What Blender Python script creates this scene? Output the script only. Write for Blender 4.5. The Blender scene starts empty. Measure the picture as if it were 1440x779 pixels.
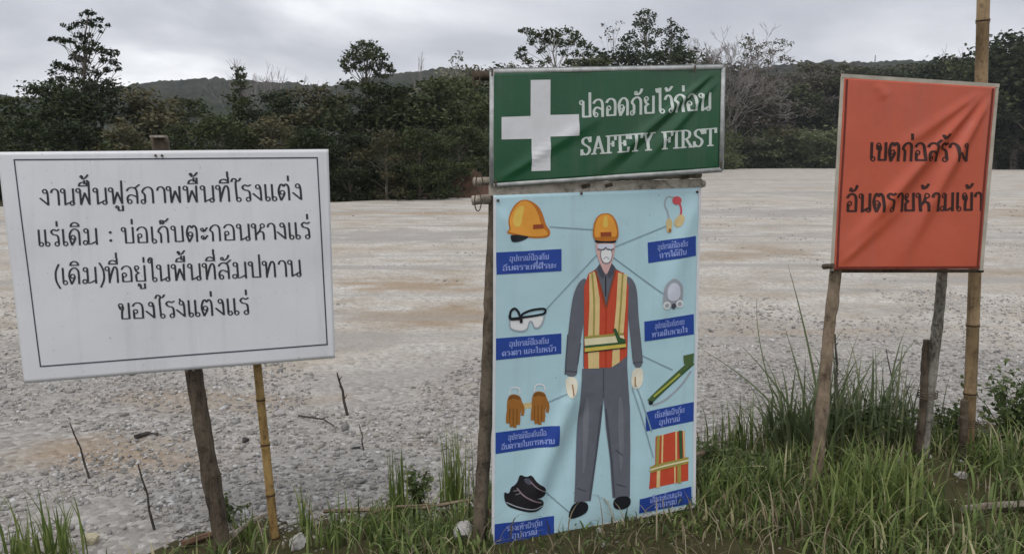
import bpy, bmesh, math, random
import numpy as np
from mathutils import Vector, Matrix
from mathutils.geometry import tessellate_polygon

R = math.radians
rng = np.random.default_rng(7)
random.seed(7)
scene = bpy.context.scene
COL = scene.collection

# ------------------------------------------------------------------ camera
W, H = 1440.0, 779.0
HFOV = R(62.0)
F = (W / 2) / math.tan(HFOV / 2)
HOR = 222.0
PITCH = math.atan((H / 2 - HOR) / F)
CH = 1.55
cam_d = bpy.data.cameras.new('camera')
cam_d.sensor_width = 36.0
cam_d.angle = HFOV
cam_d.clip_start = 0.05
cam_d.clip_end = 3000
cam = bpy.data.objects.new('camera', cam_d)
cam.location = (0, 0, CH)
cam.rotation_euler = (math.pi / 2 - PITCH, 0, 0)
COL.objects.link(cam)
scene.camera = cam

# ------------------------------------------------------------------ sky: overcast cloud layer over a Nishita sky
SUN_EL, SUN_AZ = 58.0, 200.0
world = bpy.data.worlds.new("World")
scene.world = world
world.use_nodes = True
nt = world.node_tree
nt.nodes.clear()
N = nt.nodes.new
L = nt.links.new


def math_node(tree, op, a=None, b=None):
    n = tree.nodes.new('ShaderNodeMath')
    n.operation = op
    for i, v in enumerate((a, b)):
        if v is None:
            continue
        if isinstance(v, (int, float)):
            n.inputs[i].default_value = v
        else:
            tree.links.new(v, n.inputs[i])
    return n.outputs[0]


def ramp(tree, fac, stops):
    n = tree.nodes.new('ShaderNodeValToRGB')
    e = n.color_ramp.elements
    while len(e) < len(stops):
        e.new(0.5)
    for el, (p, c) in zip(e, stops):
        el.position = p
        el.color = (c[0], c[1], c[2], 1)
    tree.links.new(fac, n.inputs[0])
    return n.outputs[0]


tc = N('ShaderNodeTexCoord')
sep = N('ShaderNodeSeparateXYZ')
L(tc.outputs['Generated'], sep.inputs[0])
zz = math_node(nt, 'ADD', math_node(nt, 'MAXIMUM', sep.outputs[2], 0.0), 0.22)
cmb = N('ShaderNodeCombineXYZ')
L(math_node(nt, 'DIVIDE', sep.outputs[0], zz), cmb.inputs[0])
L(math_node(nt, 'DIVIDE', sep.outputs[1], zz), cmb.inputs[1])
n1 = N('ShaderNodeTexNoise')
n1.inputs['Scale'].default_value = 0.8
n1.inputs['Detail'].default_value = 7
n1.inputs['Roughness'].default_value = 0.5
n1.inputs['Distortion'].default_value = 0.4
L(cmb.outputs[0], n1.inputs['Vector'])
clouds = ramp(nt, n1.outputs['Fac'], [(0.33, (0.35, 0.365, 0.41)), (0.44, (0.46, 0.475, 0.52)), (0.53, (0.60, 0.61, 0.65)), (0.62, (0.85, 0.86, 0.88))])
sky = N('ShaderNodeTexSky')
sky.sky_type = 'NISHITA'
sky.sun_disc = False
sky.sun_elevation = R(SUN_EL)
sky.sun_rotation = R(SUN_AZ)
skym = N('ShaderNodeMix')
skym.data_type = 'RGBA'
skym.blend_type = 'MULTIPLY'
skym.inputs['Factor'].default_value = 1.0
L(sky.outputs[0], skym.inputs['A'])
skym.inputs['B'].default_value = (0.07, 0.07, 0.07, 1)
mx = N('ShaderNodeMix')
mx.data_type = 'RGBA'
mx.inputs['Factor'].default_value = 0.93
L(skym.outputs['Result'], mx.inputs['A'])
L(clouds, mx.inputs['B'])
bg = N('ShaderNodeBackground')
bg.inputs['Strength'].default_value = 1.0
L(mx.outputs['Result'], bg.inputs['Color'])
wo = N('ShaderNodeOutputWorld')
L(bg.outputs[0], wo.inputs['Surface'])

# ------------------------------------------------------------------ sun behind the cloud layer
sd = bpy.data.lights.new('sun', 'SUN')
sd.energy = 0.9
sd.angle = R(25)
sd.color = (1.0, 0.96, 0.9)
sun = bpy.data.objects.new('sun', sd)
COL.objects.link(sun)
el, az = R(SUN_EL), R(SUN_AZ)
sv = Vector((math.sin(az) * math.cos(el), math.cos(az) * math.cos(el), math.sin(el)))
sun.rotation_euler = sv.to_track_quat('Z', 'Y').to_euler()
sun.location = sv * 50

vs = scene.view_settings
vs.view_transform = 'Standard'
vs.look = 'None'
vs.gamma = 1
vs.use_curve_mapping = False
vs.exposure = 0.43
scene.cycles.max_bounces = 6
scene.cycles.diffuse_bounces = 3
scene.cycles.transparent_max_bounces = 4
scene.cycles.use_denoising = True

# ================================================================== helpers
cp, sp_ = math.cos(PITCH), math.sin(PITCH)


def P(px, py, Y):
    """world point at forward distance Y seen at photo position px, py"""
    x = (px - W / 2) / F
    y = (H / 2 - py) / F
    dy = cp + y * sp_
    dz = -sp_ + y * cp
    k = Y / dy
    return Vector((x * k, Y, CH + dz * k))


def G(px, py, z=0.0):
    x = (px - W / 2) / F
    y = (H / 2 - py) / F
    dy = cp + y * sp_
    dz = -sp_ + y * cp
    k = (z - CH) / dz
    return Vector((x * k, dy * k, z))


def proj(v):
    """(N,3) -> (N,2) photo pixels"""
    x = v[:, 0]
    yy = v[:, 1]
    z = v[:, 2] - CH
    d = yy * cp - z * sp_
    u = yy * sp_ + z * cp
    return np.stack([W / 2 + F * x / d, H / 2 - F * u / d], 1)


def lin(c):
    c = np.array(c[:3], float) / 255
    return np.where(c <= 0.04045, c / 12.92, ((c + 0.055) / 1.055) ** 2.4)


def pr(r, g, b, k=0.78):
    """print colour whose lit look is about the given sRGB"""
    return tuple(np.clip(lin((r, g, b)) / k, 0.004, 0.85))


def mesh_np(name, v, f):
    v = np.asarray(v, np.float32)
    me = bpy.data.meshes.new(name)
    if isinstance(f, np.ndarray):
        f = f.astype(np.int32)
        m, k = f.shape
        me.vertices.add(len(v))
        me.vertices.foreach_set('co', v.ravel())
        me.loops.add(m * k)
        me.loops.foreach_set('vertex_index', f.ravel())
        me.polygons.add(m)
        me.polygons.foreach_set('loop_start', np.arange(0, m * k, k, dtype=np.int32))
        me.update(calc_edges=True)
        me.validate()
    else:
        me.from_pydata([tuple(map(float, p)) for p in v], [], f)
        me.update()
    return me


def link(name, me, mat=None, parent=None, smooth=False):
    o = bpy.data.objects.new(name, me)
    COL.objects.link(o)
    if mat is not None:
        me.materials.append(mat)
    if smooth:
        me.polygons.foreach_set('use_smooth', [True] * len(me.polygons))
    if parent is not None:
        o.parent = parent
        o.matrix_parent_inverse = parent.matrix_basis.inverted()
    return o


def tag(o, label=None, cat=None, group=None, kind=None):
    if label:
        o['label'] = label
    if cat:
        o['category'] = cat
    if group:
        o['group'] = group
    if kind:
        o['kind'] = kind
    return o


def thing(name, loc, label, cat, group=None):
    o = bpy.data.objects.new(name, None)
    o.location = loc
    o.empty_display_size = 0.1
    COL.objects.link(o)
    return tag(o, label, cat, group)


# ------------------------------------------------------------------ materials
def mat_base(name, rough=0.7, spec=0.3):
    m = bpy.data.materials.new(name)
    m.use_nodes = True
    b = m.node_tree.nodes['Principled BSDF']
    b.inputs['Roughness'].default_value = rough
    b.inputs['Specular IOR Level'].default_value = spec
    return m, m.node_tree, b


def noise(tree, scale, detail=3, rough=0.55, coord='Object', stretch=None, dist=0.0):
    t = tree.nodes.new('ShaderNodeTexCoord')
    out = t.outputs[coord]
    if stretch:
        mp = tree.nodes.new('ShaderNodeMapping')
        mp.inputs['Scale'].default_value = stretch
        tree.links.new(out, mp.inputs[0])
        out = mp.outputs[0]
    n = tree.nodes.new('ShaderNodeTexNoise')
    n.inputs['Scale'].default_value = scale
    n.inputs['Detail'].default_value = detail
    n.inputs['Roughness'].default_value = rough
    n.inputs['Distortion'].default_value = dist
    tree.links.new(out, n.inputs['Vector'])
    return n.outputs['Fac']


def bump(tree, b, h, strength=0.3, dist=0.01):
    n = tree.nodes.new('ShaderNodeBump')
    n.inputs['Strength'].default_value = strength
    n.inputs['Distance'].default_value = dist
    tree.links.new(h, n.inputs['Height'])
    tree.links.new(n.outputs[0], b.inputs['Normal'])


def mixc(tree, fac, a, c):
    n = tree.nodes.new('ShaderNodeMix')
    n.data_type = 'RGBA'
    if isinstance(fac, (int, float)):
        n.inputs['Factor'].default_value = fac
    else:
        tree.links.new(fac, n.inputs['Factor'])
    for s, v in (('A', a), ('B', c)):
        if isinstance(v, tuple):
            n.inputs[s].default_value = (v[0], v[1], v[2], 1)
        else:
            tree.links.new(v, n.inputs[s])
    return n.outputs['Result']


def vary(name, c, amt=0.12, scale=6, rough=0.5, spec=0.3, bump_s=0.0, bscale=60, stretch=None):
    """plain coloured material with blotchy wear"""
    m, t, b = mat_base(name, rough, spec)
    f = noise(t, scale, 4, stretch=stretch)
    lo = tuple(x * (1 - amt) for x in c)
    hi = tuple(min(0.9, x * (1 + amt)) for x in c)
    L2 = t.links.new
    L2(ramp(t, f, [(0.3, lo), (0.7, hi)]), b.inputs['Base Color'])
    if bump_s:
        bump(t, b, noise(t, bscale, 4, stretch=stretch), bump_s, 0.004)
    return m


def bark(name, dark, light, scale=14, stretch=(1, 1, 0.18), rough=0.9, bs=0.6):
    m, t, b = mat_base(name, rough, 0.15)
    f = noise(t, scale * 1.6, 8, 0.72, stretch=stretch, dist=0.8)
    g = noise(t, 7.0, 5, 0.65)
    sp = noise(t, 55, 4, 0.6)
    c1 = ramp(t, f, [(0.36, dark), (0.64, light)])
    c1 = mixc(t, ramp(t, sp, [(0.52, (0, 0, 0)), (0.66, (0.7, 0.7, 0.7))]), c1, tuple(x * 0.55 for x in dark))
    c2 = mixc(t, ramp(t, g, [(0.42, (0, 0, 0)), (0.66, (0.55, 0.55, 0.55))]), c1, tuple(x * 1.5 for x in light))
    t.links.new(c2, b.inputs['Base Color'])
    bump(t, b, f, bs, 0.006)
    return m


def leafmat(name, stops, rough=0.55, trans=0.25, objvar=0.5):
    m, t, b = mat_base(name, rough, 0.25)
    g = t.nodes.new('ShaderNodeNewGeometry')
    oi = t.nodes.new('ShaderNodeObjectInfo')
    f = math_node(t, 'ADD', math_node(t, 'MULTIPLY', g.outputs['Random Per Island'], 1 - objvar),
                  math_node(t, 'MULTIPLY', oi.outputs['Random'], objvar))
    c = ramp(t, f, stops)
    t.links.new(c, b.inputs['Base Color'])
    tr = t.nodes.new('ShaderNodeBsdfTranslucent')
    t.links.new(c, tr.inputs['Color'])
    ms = t.nodes.new('ShaderNodeMixShader')
    ms.inputs[0].default_value = trans
    t.links.new(b.outputs[0], ms.inputs[1])
    t.links.new(tr.outputs[0], ms.inputs[2])
    t.links.new(ms.outputs[0], t.nodes['Material Output'].inputs['Surface'])
    return m


# ------------------------------------------------------------------ shapes
def tube(path, radii, sides=8, wob=0.0, caps=True, seed=0):
    """tapered tube along a path -> verts, faces (list)"""
    r_ = np.random.default_rng(seed)
    pts = [Vector(p) for p in path]
    n = len(pts)
    v, f = [], []
    d0 = (pts[-1] - pts[0]).normalized()
    ref = Vector((1, 0, 0)) if abs(d0.x) < 0.9 else Vector((0, 1, 0))
    for i, p in enumerate(pts):
        d = (pts[min(i + 1, n - 1)] - pts[max(i - 1, 0)])
        d = d.normalized() if d.length > 1e-9 else d0
        a = (ref - d * ref.dot(d)).normalized()
        c = d.cross(a)
        for k in range(sides):
            t = 2 * math.pi * k / sides
            rr = radii[i] * (1 + wob * r_.normal())
            v.append(p + a * (math.cos(t) * rr) + c * (math.sin(t) * rr))
    for i in range(n - 1):
        for k in range(sides):
            k2 = (k + 1) % sides
            f.append((i * sides + k, i * sides + k2, (i + 1) * sides + k2, (i + 1) * sides + k))
    if caps:
        f.append(tuple(range(sides))[::-1])
        f.append(tuple((n - 1) * sides + k for k in range(sides)))
    return v, f


def merge(parts):
    V, Fc = [], []
    for v, f in parts:
        o = len(V)
        V += list(v)
        Fc += [tuple(i + o for i in q) for q in f]
    return V, Fc


def lerp_path(a, b, n, jit=0.0, seed=0, bow=None):
    r_ = np.random.default_rng(seed)
    out = []
    for i in range(n):
        t = i / (n - 1)
        p = a.lerp(b, t)
        if bow is not None:
            p = p + bow * math.sin(math.pi * t)
        if jit and 0 < i < n - 1:
            p = p + Vector(r_.normal(0, jit, 3))
        out.append(p)
    return out


def pole(name, a, b, r0, r1, mat, parent, n=14, jit=0.004, wob=0.05, seed=0, bow=None, nodes=None, label=None):
    """wooden pole from a (bottom) to b (top); nodes = spacing of bamboo rings"""
    if nodes:
        ts, rs = [], []
        Ln = (b - a).length
        t = 0.0
        ts.append(0.0); rs.append(1.0)
        d = nodes * 0.4
        while d < Ln - 0.02:
            for e, k in ((-0.012, 1.0), (-0.004, 1.14), (0.0, 1.02), (0.004, 1.16), (0.012, 1.0)):
                ts.append((d + e) / Ln); rs.append(k)
            d += nodes * (0.9 + 0.2 * random.random())
        ts.append(1.0); rs.append(1.0)
        path = [a.lerp(b, t) + (bow * math.sin(math.pi * t) if bow is not None else Vector()) for t in ts]
        radii = [(r0 + (r1 - r0) * t) * k for t, k in zip(ts, rs)]
        v, f = tube(path, radii, 12, 0.01, seed=seed)
    else:
        n = 56
        rk = np.random.default_rng(100 + seed)
        path = lerp_path(a, b, n, 0.0006, seed, bow)
        ph = rk.uniform(0, 6.28, 4)
        for i in range(n):
            t = i / (n - 1)
            path[i] = path[i] + Vector((0.0036 * math.sin(5 * t + ph[0]) + 0.0016 * math.sin(13 * t + ph[1]), 0.004 * math.sin(6 * t + ph[2]), 0)) * min(1, 6 * t + .2)
        radii = np.array([(r0 + (r1 - r0) * i / (n - 1)) for i in range(n)]) * (1 + 0.03 * np.sin(np.arange(n) * 0.9 + ph[3]) + 0.02 * rk.normal(size=n))
        for _ in range(4):
            c_ = rk.uniform(4, n - 4)
            radii = radii * (1 + rk.uniform(0.04, 0.13) * np.exp(-((np.arange(n) - c_) / 1.1) ** 2))
        v, f = tube(path, list(radii), 14, wob, seed=seed)
    o = link(name, mesh_np(name, v, f), mat, parent, True)
    if nodes:                                            # dark scars at the joints
        o.data.materials.append(M_SCAR)
        for p in o.data.polygons:
            ring = min(p.vertices) // 12
            if ring % 5 in (2, 3) and 0 < ring < len(path) - 2:
                p.material_index = 1
    if label:
        o['label'] = label
    return o


def boxbar(a, b, w, h, up=Vector((0, 0, 1))):
    """rectangular bar from a to b"""
    d = (b - a).normalized()
    s = d.cross(up).normalized()
    u = s.cross(d)
    v = []
    for p in (a, b):
        for i, j in ((-1, -1), (1, -1), (1, 1), (-1, 1)):
            v.append(p + s * (i * w / 2) + u * (j * h / 2))
    return v, [(0, 1, 2, 3), (7, 6, 5, 4), (0, 4, 5, 1), (1, 5, 6, 2), (2, 6, 7, 3), (3, 7, 4, 0)]


M_SCAR = vary('joint_scar', (0.07, 0.045, 0.025), 0.3, 30, 0.8, 0.2)

# ================================================================== ground
def fbm(x, y, seed=0, octs=4, base=1.0):
    r_ = np.random.default_rng(seed)
    o = np.zeros_like(x)
    a = 1.0
    for k in range(octs):
        for _ in range(3):
            th, ph = r_.uniform(0, 2 * math.pi, 2)
            fr = base * 2 ** k * r_.uniform(0.7, 1.3)
            o += a / 3 * np.sin((x * math.cos(th) + y * math.sin(th)) * fr + ph)
        a *= 0.5
    return o


def grid_mesh(xs, ys, zf):
    X, Y = np.meshgrid(xs, ys)
    Z = zf(X, Y)
    v = np.stack([X, Y, Z], -1).reshape(-1, 3)
    nx, ny = len(xs), len(ys)
    i = np.arange((ny - 1) * (nx - 1))
    r, c = i // (nx - 1), i % (nx - 1)
    a = r * nx + c
    return v, np.stack([a, a + 1, a + 1 + nx, a + nx], 1)


# forest floor / open country, one sheet to the horizon
m_floor, t, b = mat_base('forest_floor', 0.95, 0.1)
f1 = noise(t, 0.35, 6, 0.6)
t.links.new(ramp(t, f1, [(0.3, (0.02, 0.025, 0.01)), (0.55, (0.05, 0.05, 0.022)), (0.75, (0.10, 0.085, 0.05))]), b.inputs['Base Color'])
v, f = grid_mesh(np.linspace(-900, 900, 60), np.linspace(-60, 700, 60), lambda X, Y: X * 0 - 0.06)
tag(link('ground', mesh_np('ground', v, f), m_floor), kind='structure')

# gravel yard: polygon edge follows the clearing
edge_px = [(-420, 300), (-100, 293), (200, 288), (470, 284), (560, 280), (620, 277), (690, 268), (780, 254), (900, 243), (1015, 237.5), (1200, 236.5), (1440, 236.5), (1900, 237)]
edge = [G(*e) for e in edge_px]
m_yard, t, b = mat_base('yard_gravel', 0.92, 0.2)
big = noise(t, 0.26, 5, 0.62, stretch=(0.8, 1.1, 1), dist=0.6)
mid = noise(t, 0.9, 8, 0.72, stretch=(0.85, 1.1, 1), dist=0.3)
fine = noise(t, 38, 4, 0.7)
vor = t.nodes.new('ShaderNodeTexVoronoi')
vor.inputs['Scale'].default_value = 30
tcx = t.nodes.new('ShaderNodeTexCoord')
t.links.new(tcx.outputs['Object'], vor.inputs['Vector'])
sepc = t.nodes.new('ShaderNodeSeparateColor')
t.links.new(vor.outputs['Color'], sepc.inputs[0])
sand = ramp(t, mid, [(0.30, (0.33, 0.265, 0.19)), (0.42, (0.48, 0.425, 0.35)), (0.54, (0.60, 0.56, 0.495)), (0.70, (0.71, 0.685, 0.64))])
grav = ramp(t, sepc.outputs[0], [(0.0, (0.15, 0.14, 0.13)), (0.4, (0.32, 0.305, 0.285)), (0.8, (0.47, 0.455, 0.43)), (1.0, (0.62, 0.61, 0.59))])
grav = mixc(t, ramp(t, fine, [(0.3, (0, 0, 0)), (0.7, (1, 1, 1))]), grav, (0.36, 0.33, 0.295))
# sandy away from the verge, chunky near it; the ragged limit is a real change of surface
sx = t.nodes.new('ShaderNodeSeparateXYZ')
t.links.new(tcx.outputs['Object'], sx.inputs[0])
dist = math_node(t, 'ADD', math_node(t, 'MULTIPLY', sx.outputs[1], 0.12), math_node(t, 'MULTIPLY', math_node(t, 'SUBTRACT', big, 0.5), 2.3))
msk = ramp(t, dist, [(0.62, (0, 0, 0)), (0.98, (1, 1, 1))])
sand = mixc(t, ramp(t, math_node(t, 'ADD', math_node(t, 'MULTIPLY', fine, 0.5), math_node(t, 'MULTIPLY', sepc.outputs[1], 0.5)), [(0.35, (0.0, 0.0, 0.0)), (0.7, (0.75, 0.75, 0.75))]), sand, grav)
col = mixc(t, msk, grav, sand)
ochre = ramp(t, big, [(0.55, (0, 0, 0)), (0.72, (0.6, 0.6, 0.6))])
col = mixc(t, ochre, col, mixc(t, fine, (0.30, 0.21, 0.125), (0.42, 0.33, 0.23)))
# bare patches where the pale fill is worn through to ochre and grey subsoil


def patch(px, py, rx_, ry_, wob=1.1):
    g = G(px, py)
    dx = math_node(t, 'DIVIDE', math_node(t, 'SUBTRACT', sx.outputs[0], g.x), rx_)
    dy = math_node(t, 'DIVIDE', math_node(t, 'SUBTRACT', sx.outputs[1], g.y), ry_)
    q = math_node(t, 'ADD', math_node(t, 'MULTIPLY', dx, dx), math_node(t, 'MULTIPLY', dy, dy))
    q = math_node(t, 'ADD', math_node(t, 'SQRT', q), math_node(t, 'MULTIPLY', math_node(t, 'SUBTRACT', mid, 0.5), wob * 3.2))
    return q


och = mixc(t, math_node(t, 'ADD', math_node(t, 'MULTIPLY', fine, 0.6), math_node(t, 'MULTIPLY', sepc.outputs[1], 0.4)), (0.22, 0.145, 0.085), (0.50, 0.385, 0.26))
gry = mixc(t, fine, (0.26, 0.245, 0.23), (0.46, 0.44, 0.415))
for px_, py_, rx_, ry_, cc, st in ((560, 402, 1.0, 0.9, och, .8), (620, 445, 1.6, 0.5, och, .7), (130, 640, 0.7, 0.35, och, .65), (330, 560, 0.9, 0.35, och, .55), (1080, 300, 5.0, 2.2, gry, .75), (560, 330, 3.4, 1.6, gry, .7), (1330, 330, 3.5, 2.0, gry, .6), (600, 300, 5.0, 1.5, och, .5),
                                   (1060, 360, 1.5, 1.2, och, .55), (900, 330, 2.5, 1.5, gry, .7), (1200, 272, 9.0, 3.5, gry, .6), (1420, 300, 3, 2.0, och, .45), (480, 640, 0.6, 0.3, gry, .7), (280, 690, 0.5, 0.25, gry, .8), (510, 480, 1.2, 0.4, gry, .6), (1050, 253, 12, 4, gry, .5)):
    q = patch(px_, py_, rx_, ry_)
    n_ = ramp(t, q, [(0.35, (st, st, st)), (1.0, (0, 0, 0))])
    col = mixc(t, n_, col, cc)
track = noise(t, 0.8, 5, 0.6, stretch=(0.12, 1.6, 1), dist=0.25)
col = mixc(t, ramp(t, track, [(0.52, (0, 0, 0)), (0.64, (0.75, 0.75, 0.75))]), col, gry)
track2 = noise(t, 0.55, 6, 0.66, stretch=(0.16, 1.9, 1), dist=0.3)
col = mixc(t, ramp(t, track2, [(0.56, (0, 0, 0)), (0.70, (0.6, 0.6, 0.6))]), col, mixc(t, fine, (0.36, 0.275, 0.19), (0.52, 0.445, 0.345)))
t.links.new(col, b.inputs['Base Color'])
hsum = math_node(t, 'ADD', math_node(t, 'MULTIPLY', vor.outputs['Distance'], -0.8), math_node(t, 'ADD', fine, math_node(t, 'MULTIPLY', mid, 1.5)))
bump(t, b, hsum, 0.7, 0.02)


def yard_z(X, Y):
    near = np.clip((14 - Y) / 10, 0, 1)
    return 0.0 + near * 0.018 * fbm(X, Y, 3, 4, 1.6) + 0.03 * fbm(X, Y, 4, 2, 0.5) * np.clip((Y - 5) / 10, 0, 1)


# near part as a relief grid, then bands out to the tree line
bvY = np.concatenate([np.linspace(0.5, 8, 60), np.linspace(8.4, 24, 40)])
X0 = np.linspace(-1, 1, 90)
V, Fc = [], []
Yr = np.concatenate([np.linspace(0.3, 8, 70), np.geomspace(8.3, 26, 40)])
for yv in Yr:
    V.append(np.stack([X0 * (3.2 + yv * 0.95), np.full(90, yv), np.zeros(90)], 1))
V = np.concatenate(V)
V[:, 2] = yard_z(V[:, 0], V[:, 1])
i = np.arange((len(Yr) - 1) * 89)
r, c = i // 89, i % 89
a = r * 90 + c
Fg = np.stack([a, a + 1, a + 91, a + 90], 1)
# far part: fan from the last row (y=26) to the edge
last = V[-90:].copy()
ex = np.array([e.x for e in edge]); ey = np.array([e.y for e in edge])
eaz = ex / ey
far = [last]
laz = last[:, 0] / last[:, 1]
fy = np.interp(laz, eaz, ey)
# scale along the ray from the camera foot
nb = 26
rows = [V]
base = len(V) - 90
for k in range(1, nb + 1):
    tt = (k / nb) ** 1.6
    yy = last[:, 1] + (fy * (1 + 0.01 * np.sin(laz * 40)) - last[:, 1]) * tt
    xx = laz * yy
    rows.append(np.stack([xx, yy, yard_z(xx, yy) * (1 - tt)], 1))
V = np.concatenate(rows)
i = np.arange(nb * 89)
r, c = i // 89, i % 89
a = base + r * 90 + c
Fg = np.concatenate([Fg, np.stack([a, a + 1, a + 91, a + 90], 1)])
tag(link('gravel_yard', mesh_np('gravel_yard', V, Fg), m_yard, None, True), kind='structure')

# verge of soil along the front, where the signs stand
verge_px = [(-300, 830), (150, 800), (250, 778), (330, 752), (420, 742), (520, 735), (640, 722), (690, 690), (760, 668), (850, 655), (985, 640), (1100, 622), (1180, 612), (1300, 618), (1440, 600), (1800, 590)]
vg = [G(*p) for p in verge_px]
vgx = np.array([p.x for p in vg]); vgy = np.array([p.y for p in vg])


def verge_edge(x):
    return np.interp(x, vgx, vgy) + 0.06 * np.sin(x * 9) + 0.04 * np.sin(x * 23 + 1)


def verge_z(X, Y):
    e = verge_edge(X)
    k = np.clip((e - Y) / 0.5, -1, 1)
    return np.where(k > 0, 0.028 + 0.05 * k + 0.02 * fbm(X, Y, 9, 3, 3.0), 0.02 + 0.08 * k)


m_soil, t, b = mat_base('verge_soil', 0.97, 0.1)
f1 = noise(t, 3, 6, 0.65)
f2 = noise(t, 45, 4, 0.7)
t.links.new(mixc(t, f2, ramp(t, f1, [(0.3, (0.045, 0.035, 0.018)), (0.6, (0.10, 0.085, 0.045)), (0.8, (0.17, 0.14, 0.095))]), (0.06, 0.06, 0.025)), b.inputs['Base Color'])
bump(t, b, f2, 0.8, 0.02)
xs = np.linspace(-5, 6, 240)
v, f = grid_mesh(xs, np.linspace(0.4, 6.6, 140), lambda X, Y: verge_z(X, Y))
keep = v[f][:, :, 2].min(1) > -0.055
tag(link('verge', mesh_np('verge', v, f[keep]), m_soil, None, True), kind='structure')


def ground_z(x, y):
    x = np.asarray(x, float); y = np.asarray(y, float)
    return np.maximum(yard_z(x, y), verge_z(x, y))


# ------------------------------------------------------------------ hills
def vnoise(x, y, s, seed=0):
    r_ = np.random.default_rng(seed)
    T = r_.random((128, 128))
    x = x / s; y = y / s
    xi = np.floor(x).astype(int); yi = np.floor(y).astype(int)
    fx = x - xi; fy = y - yi
    fx = fx * fx * (3 - 2 * fx); fy = fy * fy * (3 - 2 * fy)
    g = lambda i, j: T[i % 128, j % 128]
    return (g(xi, yi) * (1 - fx) + g(xi + 1, yi) * fx) * (1 - fy) + (g(xi, yi + 1) * (1 - fx) + g(xi + 1, yi + 1) * fx) * fy


m_hill, t, b = mat_base('forested_hillside', 0.9, 0.1)
h1 = noise(t, 0.12, 6, 0.65)
h2 = noise(t, 0.018, 4, 0.5)
t.links.new(mixc(t, ramp(t, h2, [(0.42, (0, 0, 0)), (0.62, (1, 1, 1))]), ramp(t, h1, [(0.35, (0.014, 0.019, 0.013)), (0.65, (0.040, 0.049, 0.031))]),
            ramp(t, h1, [(0.35, (0.022, 0.025, 0.019)), (0.65, (0.052, 0.055, 0.040))])), b.inputs['Base Color'])
rx = [-500, 0, 60, 140, 200, 300, 400, 470, 560, 620, 700, 800, 1000, 1130, 1220, 1300, 1380, 1500, 1900]
ry = [150, 140, 146, 150, 128, 120, 126, 130, 114, 108, 112, 118, 112, 99, 99, 97, 94, 100, 120]
pxs = np.arange(-500, 1940, 2.5)
ds = np.concatenate([np.geomspace(155, 420, 70), np.array([440, 480, 540, 640])])
PX, D = np.meshgrid(pxs, ds)
ridge = (HOR - np.interp(PX, rx, ry)) / F * 420 + CH
s = np.clip((D - 155) / (420 - 155), 0, 1)
s = s * s * (3 - 2 * s)
back = np.clip((D - 420) / 220, 0, 1)
X = (PX - 720) / F * D
Z = ridge * s * (1 - back * 0.9) - 0.2 + np.minimum(s * 4, 1) * (vnoise(X, D, 3.0, 1) * 2.0 + vnoise(X, D, 9, 2) * 1.6 + vnoise(X, D, 1.6, 3) * 1.6 - 2.2)
v = np.stack([X, D, Z], -1).reshape(-1, 3)
nx, ny = len(pxs), len(ds)
i = np.arange((ny - 1) * (nx - 1)); r, c = i // (nx - 1), i % (nx - 1); a = r * nx + c
tag(link('hills', mesh_np('hills', v, np.stack([a, a + 1, a + 1 + nx, a + nx], 1)), m_hill), kind='structure')

# pale dry-grass rise behind the trees
m_dry, t, b = mat_base('dry_grass_slope', 0.95, 0.1)
d1 = noise(t, 0.9, 6, 0.7)
t.links.new(ramp(t, d1, [(0.3, (0.06, 0.065, 0.04)), (0.5, (0.15, 0.15, 0.10)), (0.75, (0.26, 0.25, 0.18))]), b.inputs['Base Color'])
bump(t, b, d1, 1.0, 0.4)
xs = np.linspace(-26, 8, 110); ys = np.linspace(52, 125, 80)


def rise_z(X, Y):
    k = 1 / (1 + np.exp(-(X + 9.5) / 1.9)) * np.exp(-(np.maximum(X + 1, 0) / 7.0) ** 2) * np.exp(-((Y - 90) / 16.0) ** 2)
    return 10.3 * k + k * 2 * (vnoise(X, Y, 1.2, 5) - 0.5) * 1.4 + k * 1.5 * (vnoise(X, Y, 4, 6) - 0.5) - 0.3


v, f = grid_mesh(xs, ys, rise_z)
tag(link('dry_hillside', mesh_np('dry_hillside', v, f), m_dry), kind='structure')

# bank at the far right edge of the yard, and the red earth bank beside the trees
m_bank = vary('green_bank', (0.065, 0.08, 0.035), 0.5, 0.4, 0.95, 0.1)
xs = np.linspace(20, 130, 90); ys = np.linspace(128, 158, 24)
v, f = grid_mesh(xs, ys, lambda X, Y: np.clip((Y - 139) / 16, 0, 1) * 7.5 + 0.6 * vnoise(X, Y, 3, 6) * np.clip((Y - 136) / 4, 0, 1) - 0.05)
tag(link('bank_terrain', mesh_np('bank_terrain', v, f), m_bank), kind='structure')
m_red = vary('red_earth', (0.10, 0.06, 0.043), 0.35, 2.2, 0.95, 0.1, 0.6, 9)
g0 = G(662, 276)
xs = np.linspace(-2.6, 2.6, 50); ys = np.linspace(-1.4, 2.2, 34)
v, f = grid_mesh(xs, ys, lambda X, Y: 0.95 * np.exp(-(X / 1.35) ** 2 - ((Y - 0.3) / 0.9) ** 2) * (1 + 0.35 * fbm(X, Y, 11, 3, 2.4)) - 0.07)
v[:, 0] += g0.x; v[:, 1] += g0.y - 0.4
tag(link('earth_bank_terrain', mesh_np('earth_bank_terrain', v, f), m_red, None, True), kind='structure')


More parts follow.
